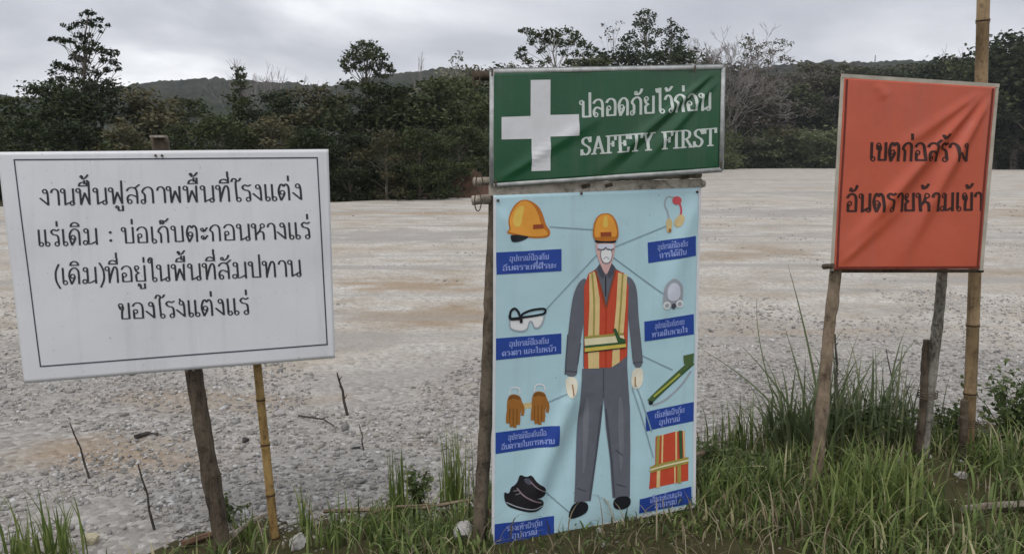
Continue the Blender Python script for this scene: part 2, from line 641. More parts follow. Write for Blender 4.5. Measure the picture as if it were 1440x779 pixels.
# ------------------------------------------------------------------ damp air: one even box of haze round everything
bm = bmesh.new()
bmesh.ops.create_cube(bm, size=1)
me = bpy.data.meshes.new('haze'); bm.to_mesh(me); bm.free()
mh = bpy.data.materials.new('damp_air'); mh.use_nodes = True
th_ = mh.node_tree; th_.nodes.clear()
pv = th_.nodes.new('ShaderNodeVolumePrincipled'); ou = th_.nodes.new('ShaderNodeOutputMaterial')
pv.inputs['Color'].default_value = (0.86, 0.89, 0.95, 1)
pv.inputs['Density'].default_value = 0.0003
th_.links.new(pv.outputs[0], ou.inputs['Volume'])
hz = link('haze', me, mh)
hz.scale = (1900, 800, 82)
hz.location = (0, 325, 39.8)
tag(hz, kind='stuff')

# ================================================================== trees
GREEN_D = [(0.0, (0.012, 0.018, 0.008)), (0.4, (0.03, 0.044, 0.016)), (0.75, (0.062, 0.08, 0.03)), (1.0, (0.11, 0.125, 0.052))]
GREEN_M = [(0.0, (0.024, 0.034, 0.012)), (0.45, (0.06, 0.078, 0.03)), (0.8, (0.11, 0.13, 0.052)), (1.0, (0.17, 0.18, 0.08))]
LOWG = [(0.0, (0.06, 0.08, 0.035)), (0.5, (0.14, 0.17, 0.08)), (1.0, (0.24, 0.26, 0.14))]
OLIVE = [(0.0, (0.045, 0.043, 0.02)), (0.5, (0.105, 0.097, 0.048)), (1.0, (0.20, 0.175, 0.095))]
DRY = [(0.0, (0.06, 0.055, 0.045)), (0.5, (0.13, 0.115, 0.09)), (1.0, (0.22, 0.20, 0.165))]
PALE = [(0.0, (0.08, 0.085, 0.05)), (0.5, (0.17, 0.17, 0.11)), (1.0, (0.28, 0.27, 0.19))]
M_LEAF = {k: leafmat('leaf_' + k, s) for k, s in (('low', LOWG), ('dark', GREEN_D), ('mid', GREEN_M), ('olive', OLIVE), ('dry', DRY), ('pale', PALE))}
M_TRUNK = bark('tree_bark', (0.05, 0.042, 0.034), (0.16, 0.14, 0.115))
M_TRUNK_PALE = bark('pale_tree_bark', (0.16, 0.145, 0.13), (0.34, 0.32, 0.29))


def leaf_mesh(C, size, r_, flat=0.0):
    """rhombic leaves at centres C (N,3)"""
    n = len(C)
    t = r_.normal(size=(n, 3)); t[:, 2] *= 0.7
    t /= np.linalg.norm(t, axis=1, keepdims=True)
    q = r_.normal(size=(n, 3)); q[:, 2] *= (1 - flat)
    b_ = np.cross(t, q); b_ /= np.linalg.norm(b_, axis=1, keepdims=True) + 1e-9
    s_ = size * r_.uniform(0.6, 1.35, (n, 1))
    droop = np.zeros((n, 3)); droop[:, 2] = -0.25
    v = np.stack([C - t * s_, C + b_ * s_ * 0.5, C + t * s_ + droop * s_, C - b_ * s_ * 0.5], 1).reshape(-1, 3)
    f = np.arange(n * 4).reshape(n, 4)
    return v, f


def clump_leaves(clumps, per, size, r_):
    """clumps (x,y,z,rx,rz): leaves spread in flattened, ragged balls"""
    out = []
    for (x, y, z, rx_, rz_) in clumps:
        n = max(8, int(per * rx_ * rx_))
        d = r_.normal(size=(n, 3)); d /= np.linalg.norm(d, axis=1, keepdims=True)
        rad = r_.random((n, 1)) ** 0.45 * (1 + 0.25 * r_.normal(size=(n, 1)))
        p = d * rad * np.array([rx_, rx_, rz_]) + np.array([x, y, z])
        out.append(p)
    return leaf_mesh(np.concatenate(out), size, r_)


def limbs(base, top, clumps, r0, r_, sides=6, spread=0.35):
    """trunk from base to top and a limb to every clump"""
    parts = []
    n = 9
    tp = [base.lerp(top, k / (n - 1)) + Vector((r_.normal(0, 0.012), r_.normal(0, 0.012), 0)) * (top - base).length * (0 if k == 0 else 1) for k in range(n)]
    parts.append(tube(tp, [r0 * (1.25 if k == 0 else 1) * (1 - 0.8 * k / (n - 1)) for k in range(n)], sides + 1))
    for (x, y, z, rx_, rz_) in clumps:
        c = Vector((x, y, z))
        h = (c.z - base.z) / max(0.01, (top.z - base.z))
        k = min(0.97, max(0.12, h - spread * (0.4 + 0.6 * r_.random())))
        s_ = tp[int(k * (n - 1))].lerp(tp[min(n - 1, int(k * (n - 1)) + 1)], (k * (n - 1)) % 1)
        m_ = s_.lerp(c, 0.5) + Vector((0, 0, 0.12 * (c - s_).length * r_.uniform(-0.6, 1.0)))
        rr = max(0.012, r0 * 0.34 * (1 - 0.7 * k))
        parts.append(tube([s_, m_, c], [rr, rr * 0.65, rr * 0.25], 5))
        for _ in range(2):
            e = c + Vector(r_.normal(0, 0.5, 3)) * rx_
            parts.append(tube([m_.lerp(c, 0.6), e], [rr * 0.35, rr * 0.12], 4))
    return merge(parts)


TREES = {}
TOPZ = {}


def make_variant(key, h, crown, per, leaf, mat, r0, seed, trunk_mat=None):
    """crown: function(r_) -> list of clumps in local space (tree foot at origin)"""
    r_ = np.random.default_rng(seed)
    cl = crown(r_)
    tv, tf = limbs(Vector((0, 0, -0.1)), Vector((0, 0, h * 0.86)), cl, r0, r_)
    lv, lf = clump_leaves(cl, per, leaf, r_)
    tm = mesh_np('trunk', tv, tf); cm = mesh_np('crown', lv, lf)
    tm.materials.append(trunk_mat or M_TRUNK); cm.materials.append(mat)
    TREES[key] = (tm, cm)
    TOPZ[key] = float(np.quantile(lv[:, 2], 0.992))


def c_broad(h, w, n, low=0.35):
    def fn(r_):
        out = []
        for k in range(n):
            a_ = r_.uniform(0, 2 * math.pi); z = r_.uniform(low, 0.97)
            env = math.sin(math.pi * min(1, (z - low) / (1 - low) * 0.85 + 0.15)) ** 0.6
            d = w * env * math.sqrt(r_.random())
            rr = w * r_.uniform(0.22, 0.42)
            out.append((d * math.cos(a_), d * math.sin(a_), z * h, rr, rr * 0.6))
        return out
    return fn


def c_cone(h, w, n, low=0.15):
    def fn(r_):
        out = []
        for k in range(n):
            z = low + (1 - low) * (k + r_.random()) / n
            a_ = r_.uniform(0, 2 * math.pi)
            d = w * (1.02 - z) * r_.uniform(0.3, 1.0)
            rr = w * (0.16 + 0.36 * (1 - z)) * r_.uniform(0.7, 1.2)
            out.append((d * math.cos(a_), d * math.sin(a_), z * h, rr, rr * 0.7))
        return out
    return fn


# unit kinds are about 5 m tall and scaled where they stand
make_variant('bushy', 4.0, c_broad(4.0, 1.7, 34, 0.06), 520, 0.085, M_LEAF['dark'], 0.09, 1)
make_variant('bushy_olive', 4.0, c_broad(4.0, 1.6, 30, 0.08), 430, 0.085, M_LEAF['olive'], 0.09, 2)
make_variant('broad', 6.0, c_broad(6.0, 2.2, 34, 0.25), 330, 0.11, M_LEAF['dark'], 0.13, 3)
make_variant('broad_mid', 6.0, c_broad(6.0, 2.0, 32, 0.2), 330, 0.11, M_LEAF['mid'], 0.13, 4)
make_variant('slim', 6.0, c_cone(6.0, 1.5, 30, 0.1), 520, 0.09, M_LEAF['dark'], 0.1, 5)
make_variant('slim_mid', 6.0, c_cone(6.0, 1.4, 26, 0.15), 460, 0.09, M_LEAF['mid'], 0.1, 6)
make_variant('sparse_dry', 6.0, c_broad(6.0, 2.0, 26, 0.25), 170, 0.10, M_LEAF['dry'], 0.1, 7, M_TRUNK_PALE)
make_variant('scrub_pale', 3.0, c_broad(3.0, 1.3, 20, 0.1), 430, 0.08, M_LEAF['pale'], 0.06, 8, M_TRUNK_PALE)
make_variant('low_bush', 2.2, c_broad(2.2, 1.5, 22, 0.05), 620, 0.08, M_LEAF['low'], 0.05, 9)
HT = dict(bushy=4.0, bushy_olive=4.0, broad=6.0, broad_mid=6.0, slim=6.0, slim_mid=6.0, sparse_dry=6.0, scrub_pale=3.0, low_bush=2.2)

FOOT = {}


def plant(key, name, px, Y, top_py, label, cat, group, wide=1.0, z0=0.0, rz=None):
    """a copy of a kind with its foot at (px, Y) and its top where the photograph shows it"""
    foot = Vector(((px - 720) / F * Y * 1.0, Y, z0))
    top = P(px, top_py, Y).z
    s_ = max(0.1, (top - z0)) / TOPZ[key]
    e = thing(name, foot, label, cat, group)
    tm, cm = TREES[key]
    e.rotation_euler = (0, 0, random.uniform(0, 6.28) if rz is None else rz)
    e.scale = (s_ * wide, s_ * wide, s_)
    for nm, me in (('trunk', tm), ('crown', cm)):
        o = bpy.data.objects.new(nm, me)
        COL.objects.link(o)
        o.parent = e
    return e


GL = 'bushy trees walling the edge of the gravel yard'
# front row, bushy to the ground (label says what each stands beside or behind)
row1 = [
    (-95, 32, 170, 'bushy', 'dark bush at the very start of the tree wall', 1.2),
    (-25, 33, 175, 'bushy_olive', 'olive bush showing above the upper corner of the white board', 1.2),
    (40, 32.5, 168, 'bushy', 'dense dark bush just above the white board, under the tall ragged tree', 1.2),
    (112, 33, 172, 'bushy', 'dark bush at the foot of the tall ragged tree', 1.2),
    (180, 32.5, 176, 'bushy_olive', 'brownish olive bush beside the sawn post top over the white board', 1.2),
    (248, 33, 178, 'broad_mid', 'green bush behind the sawn post top of the white board', 1.3),
    (318, 32.5, 165, 'bushy', 'dark bush over the middle of the white board edge', 1.2),
    (385, 33, 166, 'bushy_olive', 'olive bush under the bare thin tree cluster', 1.2),
    (442, 32.2, 182, 'bushy', 'dark bush just above the upper corner of the white board beside the open yard', 1.1),
    (492, 31.6, 190, 'bushy', 'dark leafy bush at the yard edge beside the white board', 1.15),
    (545, 31.5, 185, 'bushy_olive', 'olive bush at the yard edge between white board and green sign', 1.15),
    (592, 31.8, 182, 'bushy', 'dark bush at the yard edge next to the red earth bank', 1.1),
    (645, 34.5, 178, 'bushy', 'dark bush standing behind the red earth bank', 1.2),
    (700, 38, 185, 'bushy', 'dark bush half hidden behind the edge of the green sign', 1.3),
]
for (px, Y, ty, k, lab, w) in row1:
    plant(k, 'yard_edge_bush', px, Y, ty, lab, 'bush', GL, w)
row2 = [
    (-120, 40, 140, 'broad', 'dark tree behind the start of the tree wall', 1.2),
    (-40, 42, 142, 'broad', 'dark tree under the pale low gap in the clouds', 1.2),
    (30, 41, 136, 'broad_mid', 'mid green tree beside the tall ragged tree on its open side', 1.1),
    (90, 39, 118, 'broad', 'dense tree at the waist of the tall ragged tree', 1.2),
    (150, 40, 116, 'broad', 'dense dark tree close behind the tall ragged tree', 1.2),
    (215, 40, 128, 'bushy_olive', 'olive tree in front of the dark distant ridge', 1.2),
    (275, 42, 140, 'broad_mid', 'green tree below the dark distant ridge', 1.2),
    (345, 40, 100, 'slim', 'narrow dark tree rising above the ridge near the bare thin trees', 1.3),
    (405, 42, 130, 'broad', 'dark tree directly below the bare thin trees', 1.2),
    (455, 41, 123, 'bushy_olive', 'brownish tree between bare thin trees and round crowned tree', 1.2),
    (515, 39, 118, 'broad_mid', 'olive green tree directly below the round crowned tree', 1.2),
    (560, 40, 122, 'broad', 'dark tree beside the foot of the round crowned tree', 1.2),
    (607, 40, 114, 'broad', 'dark tree in front of the pale dry slope', 1.2),
    (655, 42, 112, 'broad_mid', 'green tree just beside the top of the green sign', 1.2),
    (712, 46, 108, 'broad', 'dark tree hidden mostly behind the green sign', 1.2),
]
for (px, Y, ty, k, lab, w) in row2:
    plant(k, 'yard_edge_tree', px, Y, ty, lab, 'tree', 'trees of the second row behind the yard edge', w)

# dense undergrowth that fills the foot of the tree wall: one mass
r_ = np.random.default_rng(21)
pts = []
for k in range(420):
    px = r_.uniform(-160, 720)
    Y = r_.uniform(31.5, 37) + (4 if px > 625 else 0) + (3 if px > 690 else 0)
    hz = abs(r_.normal(0, 0.8)) + 0.2
    pts.append(((px - 720) / F * Y, Y, min(hz, 2.3), r_.uniform(0.4, 0.8), r_.uniform(0.35, 0.6)))
lv, lf = clump_leaves(pts, 220, 0.1, r_)
tag(link('undergrowth', mesh_np('undergrowth', lv, lf), M_LEAF['dark']), kind='stuff')


# ------------------------------------------------ trees with an outline of their own
def own_tree(name, base_px, Y, top_px, clumps_px, per, leaf, mat, r0, seed, label, z0=0.0, depth=0.8, tmat=None, spread=0.3):
    """clumps are (px, py, radius px): real sizes at distance Y, scattered in depth"""
    r_ = np.random.default_rng(seed)
    foot = Vector(((base_px - 720) / F * Y, Y, z0))
    mpp = Y / F
    top = P(top_px[0], top_px[1], Y)
    cl = []
    for (px, py, rp) in clumps_px:
        c = P(px, py, Y + r_.normal(0, depth))
        cl.append((c.x - foot.x, c.y - foot.y, c.z, rp * mpp, rp * mpp * 0.75))
    e = thing(name, (foot.x, foot.y, 0), label, 'tree')
    tv, tf = limbs(Vector((0, 0, z0 - 0.1)), Vector((top.x - foot.x, 0, top.z)), cl, r0, r_, spread=spread)
    lv, lf = clump_leaves(cl, per / (mpp * mpp), leaf, r_)
    o = bpy.data.objects.new('trunk', mesh_np('trunk', tv, tf)); COL.objects.link(o); o.parent = e; o.data.materials.append(tmat or M_TRUNK)
    o = bpy.data.objects.new('crown', mesh_np('crown', lv, lf)); COL.objects.link(o); o.parent = e; o.data.materials.append(mat)
    return e


own_tree('ragged_tree', 118, 44, (121, 22), [(122, 18, 6), (129, 20, 5), (114, 22, 4), (140, 27, 6), (118, 33, 8), (128, 32, 7), (108, 36, 7), (99, 40, 6), (90, 36, 4), (152, 36, 4), (141, 38, 4), (131, 35, 6),
          (113, 51, 8), (124, 49, 5), (104, 60, 5), (88, 57, 7), (78, 55, 6), (70, 56, 4), (96, 57, 6), (118, 60, 7), (131, 60, 5), (141, 45, 4), (112, 68, 8), (124, 69, 9), (138, 70, 9), (150, 72, 8), (160, 76, 7), (166, 73, 4),
          (105, 80, 9), (118, 85, 10), (144, 85, 7), (160, 88, 7), (166, 97, 6), (150, 99, 7), (80, 92, 9), (90, 95, 8), (74, 102, 7), (100, 98, 10), (118, 100, 12), (136, 104, 8), (72, 115, 8), (86, 112, 9), (104, 115, 10), (130, 118, 11), (150, 116, 9),
          (66, 128, 9), (80, 130, 12), (100, 132, 14), (125, 132, 14), (150, 130, 12), (165, 128, 8)],
         0.95, 0.10, M_LEAF['dark'], 0.14, 31, 'tall ragged dark tree standing highest above the white board')
own_tree('round_crowned_tree', 516, 62, (516, 64), [(510, 62, 8), (522, 63, 8), (532, 70, 8), (500, 68, 9), (516, 74, 12), (492, 78, 8), (484, 86, 7), (504, 84, 11), (526, 82, 11), (540, 80, 8), (536, 92, 9), (547, 95, 8), (551, 101, 6), (497, 94, 8), (488, 98, 6), (520, 95, 9), (509, 98, 7), (530, 104, 8), (541, 108, 6), (484, 92, 5), (512, 112, 5)],
         1.3, 0.13, M_LEAF['dark'], 0.22, 32, 'round crowned dark tree alone on the skyline between white board and green sign')
own_tree('umbrella_tree', 778, 68, (780, 50), [(734, 42, 5), (745, 46, 7), (757, 50, 9), (770, 46, 8), (783, 48, 9), (797, 44, 8), (810, 50, 9), (768, 58, 10), (785, 60, 11), (802, 60, 10), (818, 62, 9), (830, 66, 7), (838, 70, 5), (748, 58, 8), (734, 70, 7), (732, 80, 8), (742, 86, 8), (760, 70, 7), (792, 74, 8), (812, 76, 7), (826, 76, 6), (772, 84, 6), (800, 88, 7)],
         1.25, 0.14, M_LEAF['dark'], 0.2, 33, 'flat topped dark tree with pale stems above the white cross of the green sign', tmat=M_TRUNK_PALE)
own_tree('thin_crowned_tree', 862, 82, (860, 38), [(848, 36, 4), (856, 40, 5), (866, 34, 4), (874, 32, 4), (862, 45, 6), (852, 48, 5), (844, 53, 4), (870, 42, 4), (858, 54, 5)],
         0.5, 0.13, M_LEAF['olive'], 0.09, 34, 'slight thin crowned tree between the flat topped tree and the dark tall pair')
own_tree('dark_crowned_tree', 905, 92, (906, 22), [(900, 20, 7), (910, 18, 7), (918, 22, 6), (904, 30, 9), (916, 32, 8), (894, 34, 6), (908, 42, 11), (924, 46, 9), (890, 48, 8), (880, 55, 9), (878, 68, 11), (896, 62, 12), (912, 60, 12), (870, 76, 8), (888, 80, 12), (908, 80, 13), (924, 76, 12)],
         1.1, 0.17, M_LEAF['dark'], 0.2, 35, 'tall dark tree with uneven crown, highest behind the lettering of the green sign')
own_tree('pointed_tree', 946, 98, (944, 28), [(942, 28, 4), (946, 34, 6), (940, 42, 7), (952, 42, 8), (960, 44, 6), (944, 52, 10), (957, 56, 9), (965, 52, 5), (938, 62, 10), (954, 68, 12), (944, 80, 13), (962, 78, 9)],
         1.1, 0.17, M_LEAF['dark'], 0.17, 36, 'dark pointed tree next to the bare grey tree')
own_tree('leaning_crowned_tree', 1054, 128, (1056, 54), [(1050, 54, 6), (1056, 58, 7), (1046, 64, 7), (1060, 68, 8), (1070, 66, 6), (1078, 62, 6), (1090, 60, 6), (1102, 60, 7), (1112, 62, 5), (1096, 70, 6), (1084, 74, 8), (1066, 80, 10), (1050, 80, 9), (1100, 82, 8), (1112, 86, 8), (1080, 88, 9), (1124, 92, 7)],
         0.85, 0.2, M_LEAF['olive'], 0.2, 37, 'loose olive tree with a side branch, just past the end of the green sign')
own_tree('pale_sapling', 642, 58, (644, 78), [(646, 74, 5), (640, 80, 6), (634, 86, 5), (648, 84, 6), (642, 92, 7), (632, 98, 6), (650, 97, 6), (640, 106, 7)],
         0.45, 0.11, M_LEAF['pale'], 0.07, 38, 'pale slender sapling on the skyline beside the green sign', tmat=M_TRUNK_PALE)


# bare trees: branching only
def bare_tree(name, px, Y, top_py, spread, seed, label, depth=5, n0=1, r0=0.07, mat=None, z0=-0.1, twig=0.55, group=None):
    r_ = np.random.default_rng(seed)
    Htot = P(px, top_py, Y).z
    e = thing(name, ((px - 720) / F * Y, Y, 0), label, 'tree', group)
    trunk, fine_ = [], []

    def grow(p, d, ln, rad, lev):
        q = p + d * ln
        m_ = p.lerp(q, 0.5) + Vector(r_.normal(0, 0.04, 3)) * ln
        rad = max(rad, 0.00022 * Y)
        (trunk if lev < 2 else fine_).append(tube([p, m_, q], [rad, rad * 0.85, rad * 0.7], 5 if lev < 2 else 3, caps=False))
        if lev >= depth:
            return
        for _ in range(3 if lev < 3 else 2):
            nd = (d + Vector(r_.normal(0, spread, 3)) + Vector((0, 0, 0.18))).normalized()
            grow(p.lerp(q, r_.uniform(0.6, 1.0)), nd, ln * r_.uniform(0.58, 0.8), rad * twig, lev + 1)

    for k in range(n0):
        off = Vector((r_.normal(0, 0.6 if n0 > 1 else 0), r_.normal(0, 0.4 if n0 > 1 else 0), z0))
        grow(off, Vector((r_.normal(0, 0.08), r_.normal(0, 0.08), 1)).normalized(), Htot * 0.36, r0, 0)
    for nm, pp in (('trunk', trunk), ('crown', fine_)):
        v, f = merge(pp)
        v = np.array([tuple(q) for q in v])
        o = bpy.data.objects.new(nm, mesh_np(nm, v, f)); COL.objects.link(o); o.parent = e
        o.data.materials.append(mat or M_TRUNK_PALE)
    zs = max((v_.co.z for ch in e.children for v_ in ch.data.vertices))
    e.scale = (1, 1, Htot / zs)
    return e


M_TWIG = bark('bare_twig_bark', (0.15, 0.135, 0.125), (0.31, 0.285, 0.27))
bare_tree('bare_tree', 372, 52, 84, 0.30, 41, 'bare thin grey tree beside the narrow dark tree on the skyline', 5, 2, 0.05, M_TWIG)
bare_tree('bare_tree', 404, 54, 92, 0.34, 42, 'bare thin grey tree, the lower of the two near the round crowned tree', 5, 1, 0.045, M_TWIG)
bare_tree('bare_tree', 470, 56, 112, 0.36, 43, 'small bare tree close to the round crowned tree', 4, 1, 0.035, M_TWIG)
bare_tree('bare_tree', 595, 66, 70, 0.16, 44, 'single bare stem standing on the pale dry slope', 3, 1, 0.05, M_TWIG)
bare_tree('bare_tree', 1008, 126, 30, 0.42, 45, 'large bare grey tree with a fine twig crown behind the green sign corner', 7, 3, 0.17, M_TWIG, twig=0.62)
bare_tree('bare_tree', 984, 122, 50, 0.36, 46, 'smaller bare grey tree beside the dark pointed tree', 7, 2, 0.15, M_TWIG, twig=0.62)
bare_tree('bare_tree', 1352, 122, 62, 0.3, 47, 'pale bare tree in the dark trees over the orange sign', 5, 1, 0.1, M_TRUNK_PALE)

# pale scrub on the dry slope
for px, Y, ty, lab in ((585, 66, 126, 'pale scrub bush low on the dry slope beside the bare stem'), (612, 70, 112, 'pale scrub bush on the dry slope behind the dark trees'),
                       (632, 72, 104, 'pale scrub bush at the foot of the pale sapling'), (662, 72, 98, 'pale scrub bush near the crest of the dry slope'), (686, 74, 100, 'pale scrub bush cut off by the post of the green sign')):
    plant('scrub_pale', 'scrub_bush', px, Y, ty, lab, 'bush', 'pale scrub on the dry slope', 1.3, max(0, float(rise_z(np.array((px - 720) / F * Y), np.array(float(Y)))) - 0.2))

# dry grass and scrub growing over the slope, beyond counting
r_ = np.random.default_rng(23)
pts = []
for k in range(420):
    Y_ = r_.uniform(64, 92); px_ = r_.uniform(555, 730)
    X_ = (px_ - 720) / F * Y_
    z_ = float(rise_z(np.array(X_), np.array(Y_)))
    if z_ > 0.6:
        pts.append((X_, Y_, z_ + 0.15, r_.uniform(0.3, 0.7), r_.uniform(0.25, 0.7)))
lv, lf = clump_leaves(pts, 150, 0.1, r_)
tag(link('dry_scrub_grass', mesh_np('dry_scrub_grass', lv, lf), leafmat('leaf_scrub', PALE)), kind='stuff')

# trees between, behind the green sign
mids = [(722, 62, 96, 'broad', 'dark tree rising behind the top corner of the green sign'), (760, 60, 92, 'slim', 'dark slim tree under the flat topped tree'),
        (835, 74, 82, 'broad_mid', 'green tree under the slight thin crowned tree'), (860, 80, 74, 'broad', 'dark tree left of the tall uneven crown behind the green sign'),
        (930, 96, 72, 'broad', 'dark tree between the uneven crown and the pointed crown'), (975, 118, 86, 'sparse_dry', 'drab leafless looking tree under the small bare grey tree'),
        (1030, 128, 92, 'sparse_dry', 'drab dry tree at the corner of the green sign'), (1022, 134, 120, 'broad', 'dark tree low behind the green sign corner'),
        (1046, 134, 104, 'bushy_olive', 'olive tree below the loose olive crown'), (1090, 136, 104, 'sparse_dry', 'drab dry tree on the slope between green and orange signs')]
for px, Y, ty, k, lab in mids:
    plant(k, 'slope_tree', px, Y, ty, lab, 'tree', 'trees on the slope behind the signs', 1.25)


def bank_z(Y):
    return max(0.0, min(1, (Y - 139) / 16) * 7.5)


# drab trees on the bank, low green bushes in front, and the big dark trees at the far side
kinds = ['sparse_dry', 'bushy_olive', 'broad', 'sparse_dry', 'broad_mid', 'bushy_olive']
words_ = {'sparse_dry': 'drab dry', 'bushy_olive': 'brownish olive', 'broad': 'dark rounded', 'broad_mid': 'mid green'}
bank = [(1028, 146, 128), (1052, 150, 112), (1076, 147, 120), (1098, 151, 104), (1118, 146, 118), (1136, 152, 92), (1152, 148, 102), (1172, 151, 91), (1192, 148, 98), (1215, 152, 96), (1240, 150, 99), (1262, 152, 93), (1040, 144, 140), (1085, 144, 142), (1130, 144, 138), (1165, 144, 136)]
for n_, (px, Y, ty) in enumerate(bank):
    k = kinds[n_ % 6]
    lab = words_[k] + ' tree on the far bank between the green and orange signs' if px < 1180 else words_[k] + ' tree on the far bank, its crown just over the orange sign'
    plant(k, 'bank_tree', px, Y, ty, lab, 'tree', 'hazy %s trees on the far bank' % words_[k] + (' over the orange sign' if px >= 1180 else ''), 1.5, bank_z(Y) - 0.2)
for n_, (px, Y, ty) in enumerate([(1022, 130, 192), (1042, 132, 186), (1062, 131, 196), (1082, 133, 184), (1104, 131, 190), (1126, 132, 184), (1148, 131, 192), (1168, 132, 186), (1404, 131, 200), (1424, 131, 206), (1444, 131, 198)]):
    lab = 'low green bush on the yard edge between the green and orange signs' if px < 1200 else 'low green bush at the yard edge beyond the bamboo pole'
    plant('low_bush', 'low_bush', px, Y - 2, ty - 2, lab, 'bush', 'low green bushes along the far yard edge' + ('' if px < 1200 else ' past the bamboo pole'), 1.6)
dark = [(1290, 126, 98, 'broad', 'dark tree over the middle of the orange sign top'), (1318, 124, 84, 'broad', 'dark rounded tree over the orange sign near the pole'), (1345, 122, 86, 'broad_mid', 'green tree just beside the bamboo pole over the orange sign'),
        (1366, 118, 66, 'slim', 'dark tree right behind the bamboo pole'), (1392, 116, 60, 'broad', 'tall dark tree just past the bamboo pole'), (1420, 114, 47, 'broad', 'tallest dark tree of the clump past the bamboo pole'),
        (1446, 112, 56, 'broad', 'dark tree cut by the picture edge past the bamboo pole'), (1482, 112, 50, 'broad', 'dark tree at the outer end of the far clump'),
        (1402, 118, 120, 'bushy', 'dark bushy tree at the foot of the tall clump past the pole'), (1436, 116, 118, 'bushy', 'second dark bushy tree at the foot of the clump by the picture edge'), (1335, 124, 130, 'bushy', 'dark bushy tree behind the orange sign top edge')]
for px, Y, ty, k, lab in dark:
    plant(k, 'dark_tree', px, Y, ty, lab, 'tree', 'dark trees beyond the orange sign', 1.25)
r_ = np.random.default_rng(22)
pts = []
for k in range(260):
    px = r_.uniform(1015, 1520)
    Y = r_.uniform(137, 146) if px < 1270 else r_.uniform(120, 134)
    hz = abs(r_.normal(0, 1.4 if px < 1300 else 3.5)) + 0.4
    pts.append(((px - 720) / F * Y, Y, min(hz, 3.0 if px < 1300 else 8) + bank_z(Y), r_.uniform(1.0, 2.0), r_.uniform(0.8, 1.4)))
for k in range(200):
    px = r_.uniform(690, 1030)
    t_ = (px - 690) / 340
    Y = 44 + 70 * t_ + r_.uniform(0, 12)
    pts.append(((px - 720) / F * Y, Y, abs(r_.normal(0, 1.2 + 1.2 * t_)) + 0.3, r_.uniform(0.7, 1.4) * (1 + t_ * .5), r_.uniform(0.6, 1.0) * (1 + t_ * .5)))
lv, lf = clump_leaves(pts, 55, 0.2, r_)
tag(link('undergrowth', mesh_np('undergrowth', lv, lf), leafmat('leaf_undergrowth', GREEN_M)), kind='stuff')
# slender mast on the ridge
mx_ = P(1231, 78, 400)
v1 = tube([Vector((mx_.x, 400, P(1231, 104, 400).z - 6)), mx_], [0.5, 0.22], 6)
tag(link('mast', mesh_np('mast', *v1), vary('mast_grey', (0.25, 0.26, 0.27))), 'thin grey mast standing on the distant ridge above the orange sign', 'mast')

# ================================================================== printing on sign faces
class Panel:
    """bilinear sign face given by photo corners and distances; D(u,v) is the cloth relief"""

    def __init__(self, corners, D=None):
        self.c = [P(*k) for k in corners]                 # TL TR BR BL
        self.px = np.array([k[:2] for k in corners], float)
        self.D = D or (lambda u, v: u * 0)
        tl, tr, br, bl = self.c
        n = (tr - tl).cross(bl - tl).normalized()
        if n.y > 0:
            n = -n
        self.n = np.array(n)
        self.A = [np.array(k) for k in self.c]

    def S(self, u, v, off=0.0, relief=True):
        u = np.asarray(u, float); v = np.asarray(v, float)
        tl, tr, br, bl = self.A
        U = u[:, None]; Vv = v[:, None]
        p = tl * (1 - U) * (1 - Vv) + tr * U * (1 - Vv) + br * U * Vv + bl * (1 - U) * Vv
        d = (self.D(u, v) if relief else 0) + off
        return p + self.n * np.reshape(d + np.zeros(len(u)), (-1, 1))

    def uv(self, q):
        q = np.asarray(q, float)
        u = np.full(len(q), 0.5); v = np.full(len(q), 0.5)
        for _ in range(8):
            e = 1e-4
            p0 = proj(self.S(u, v, 0, False))
            pu = (proj(self.S(u + e, v, 0, False)) - p0) / e
            pv = (proj(self.S(u, v + e, 0, False)) - p0) / e
            r = q - p0
            det = pu[:, 0] * pv[:, 1] - pu[:, 1] * pv[:, 0]
            u = u + (r[:, 0] * pv[:, 1] - r[:, 1] * pv[:, 0]) / det
            v = v + (pu[:, 0] * r[:, 1] - pu[:, 1] * r[:, 0]) / det
        return u, v

    def sheet(self, name, mat, parent, nu=80, nv=80, thick=0.004):
        U, Vv = np.meshgrid(np.linspace(0, 1, nu), np.linspace(0, 1, nv))
        U = U.ravel(); Vv = Vv.ravel()
        a = self.S(U, Vv, 0); b_ = self.S(U, Vv, -thick)
        i = np.arange((nu - 1) * (nv - 1)); r, c = i // (nu - 1), i % (nu - 1); k = r * nu + c
        f = np.stack([k, k + nu, k + nu + 1, k + 1], 1)
        n = nu * nv
        fb = np.stack([k, k + 1, k + nu + 1, k + nu], 1) + n
        rim = list(range(nu)) + [nu - 1 + nu * j for j in range(1, nv)] + [n - 1 - j for j in range(1, nu)] + [nu * j for j in range(nv - 2, 0, -1)]
        rim = np.array(rim); nx_ = np.roll(rim, -1)
        fr = np.stack([rim, nx_, nx_ + n, rim + n], 1)
        return link(name, mesh_np(name, np.concatenate([a, b_]), np.concatenate([f, fb, fr])), mat, parent, True)


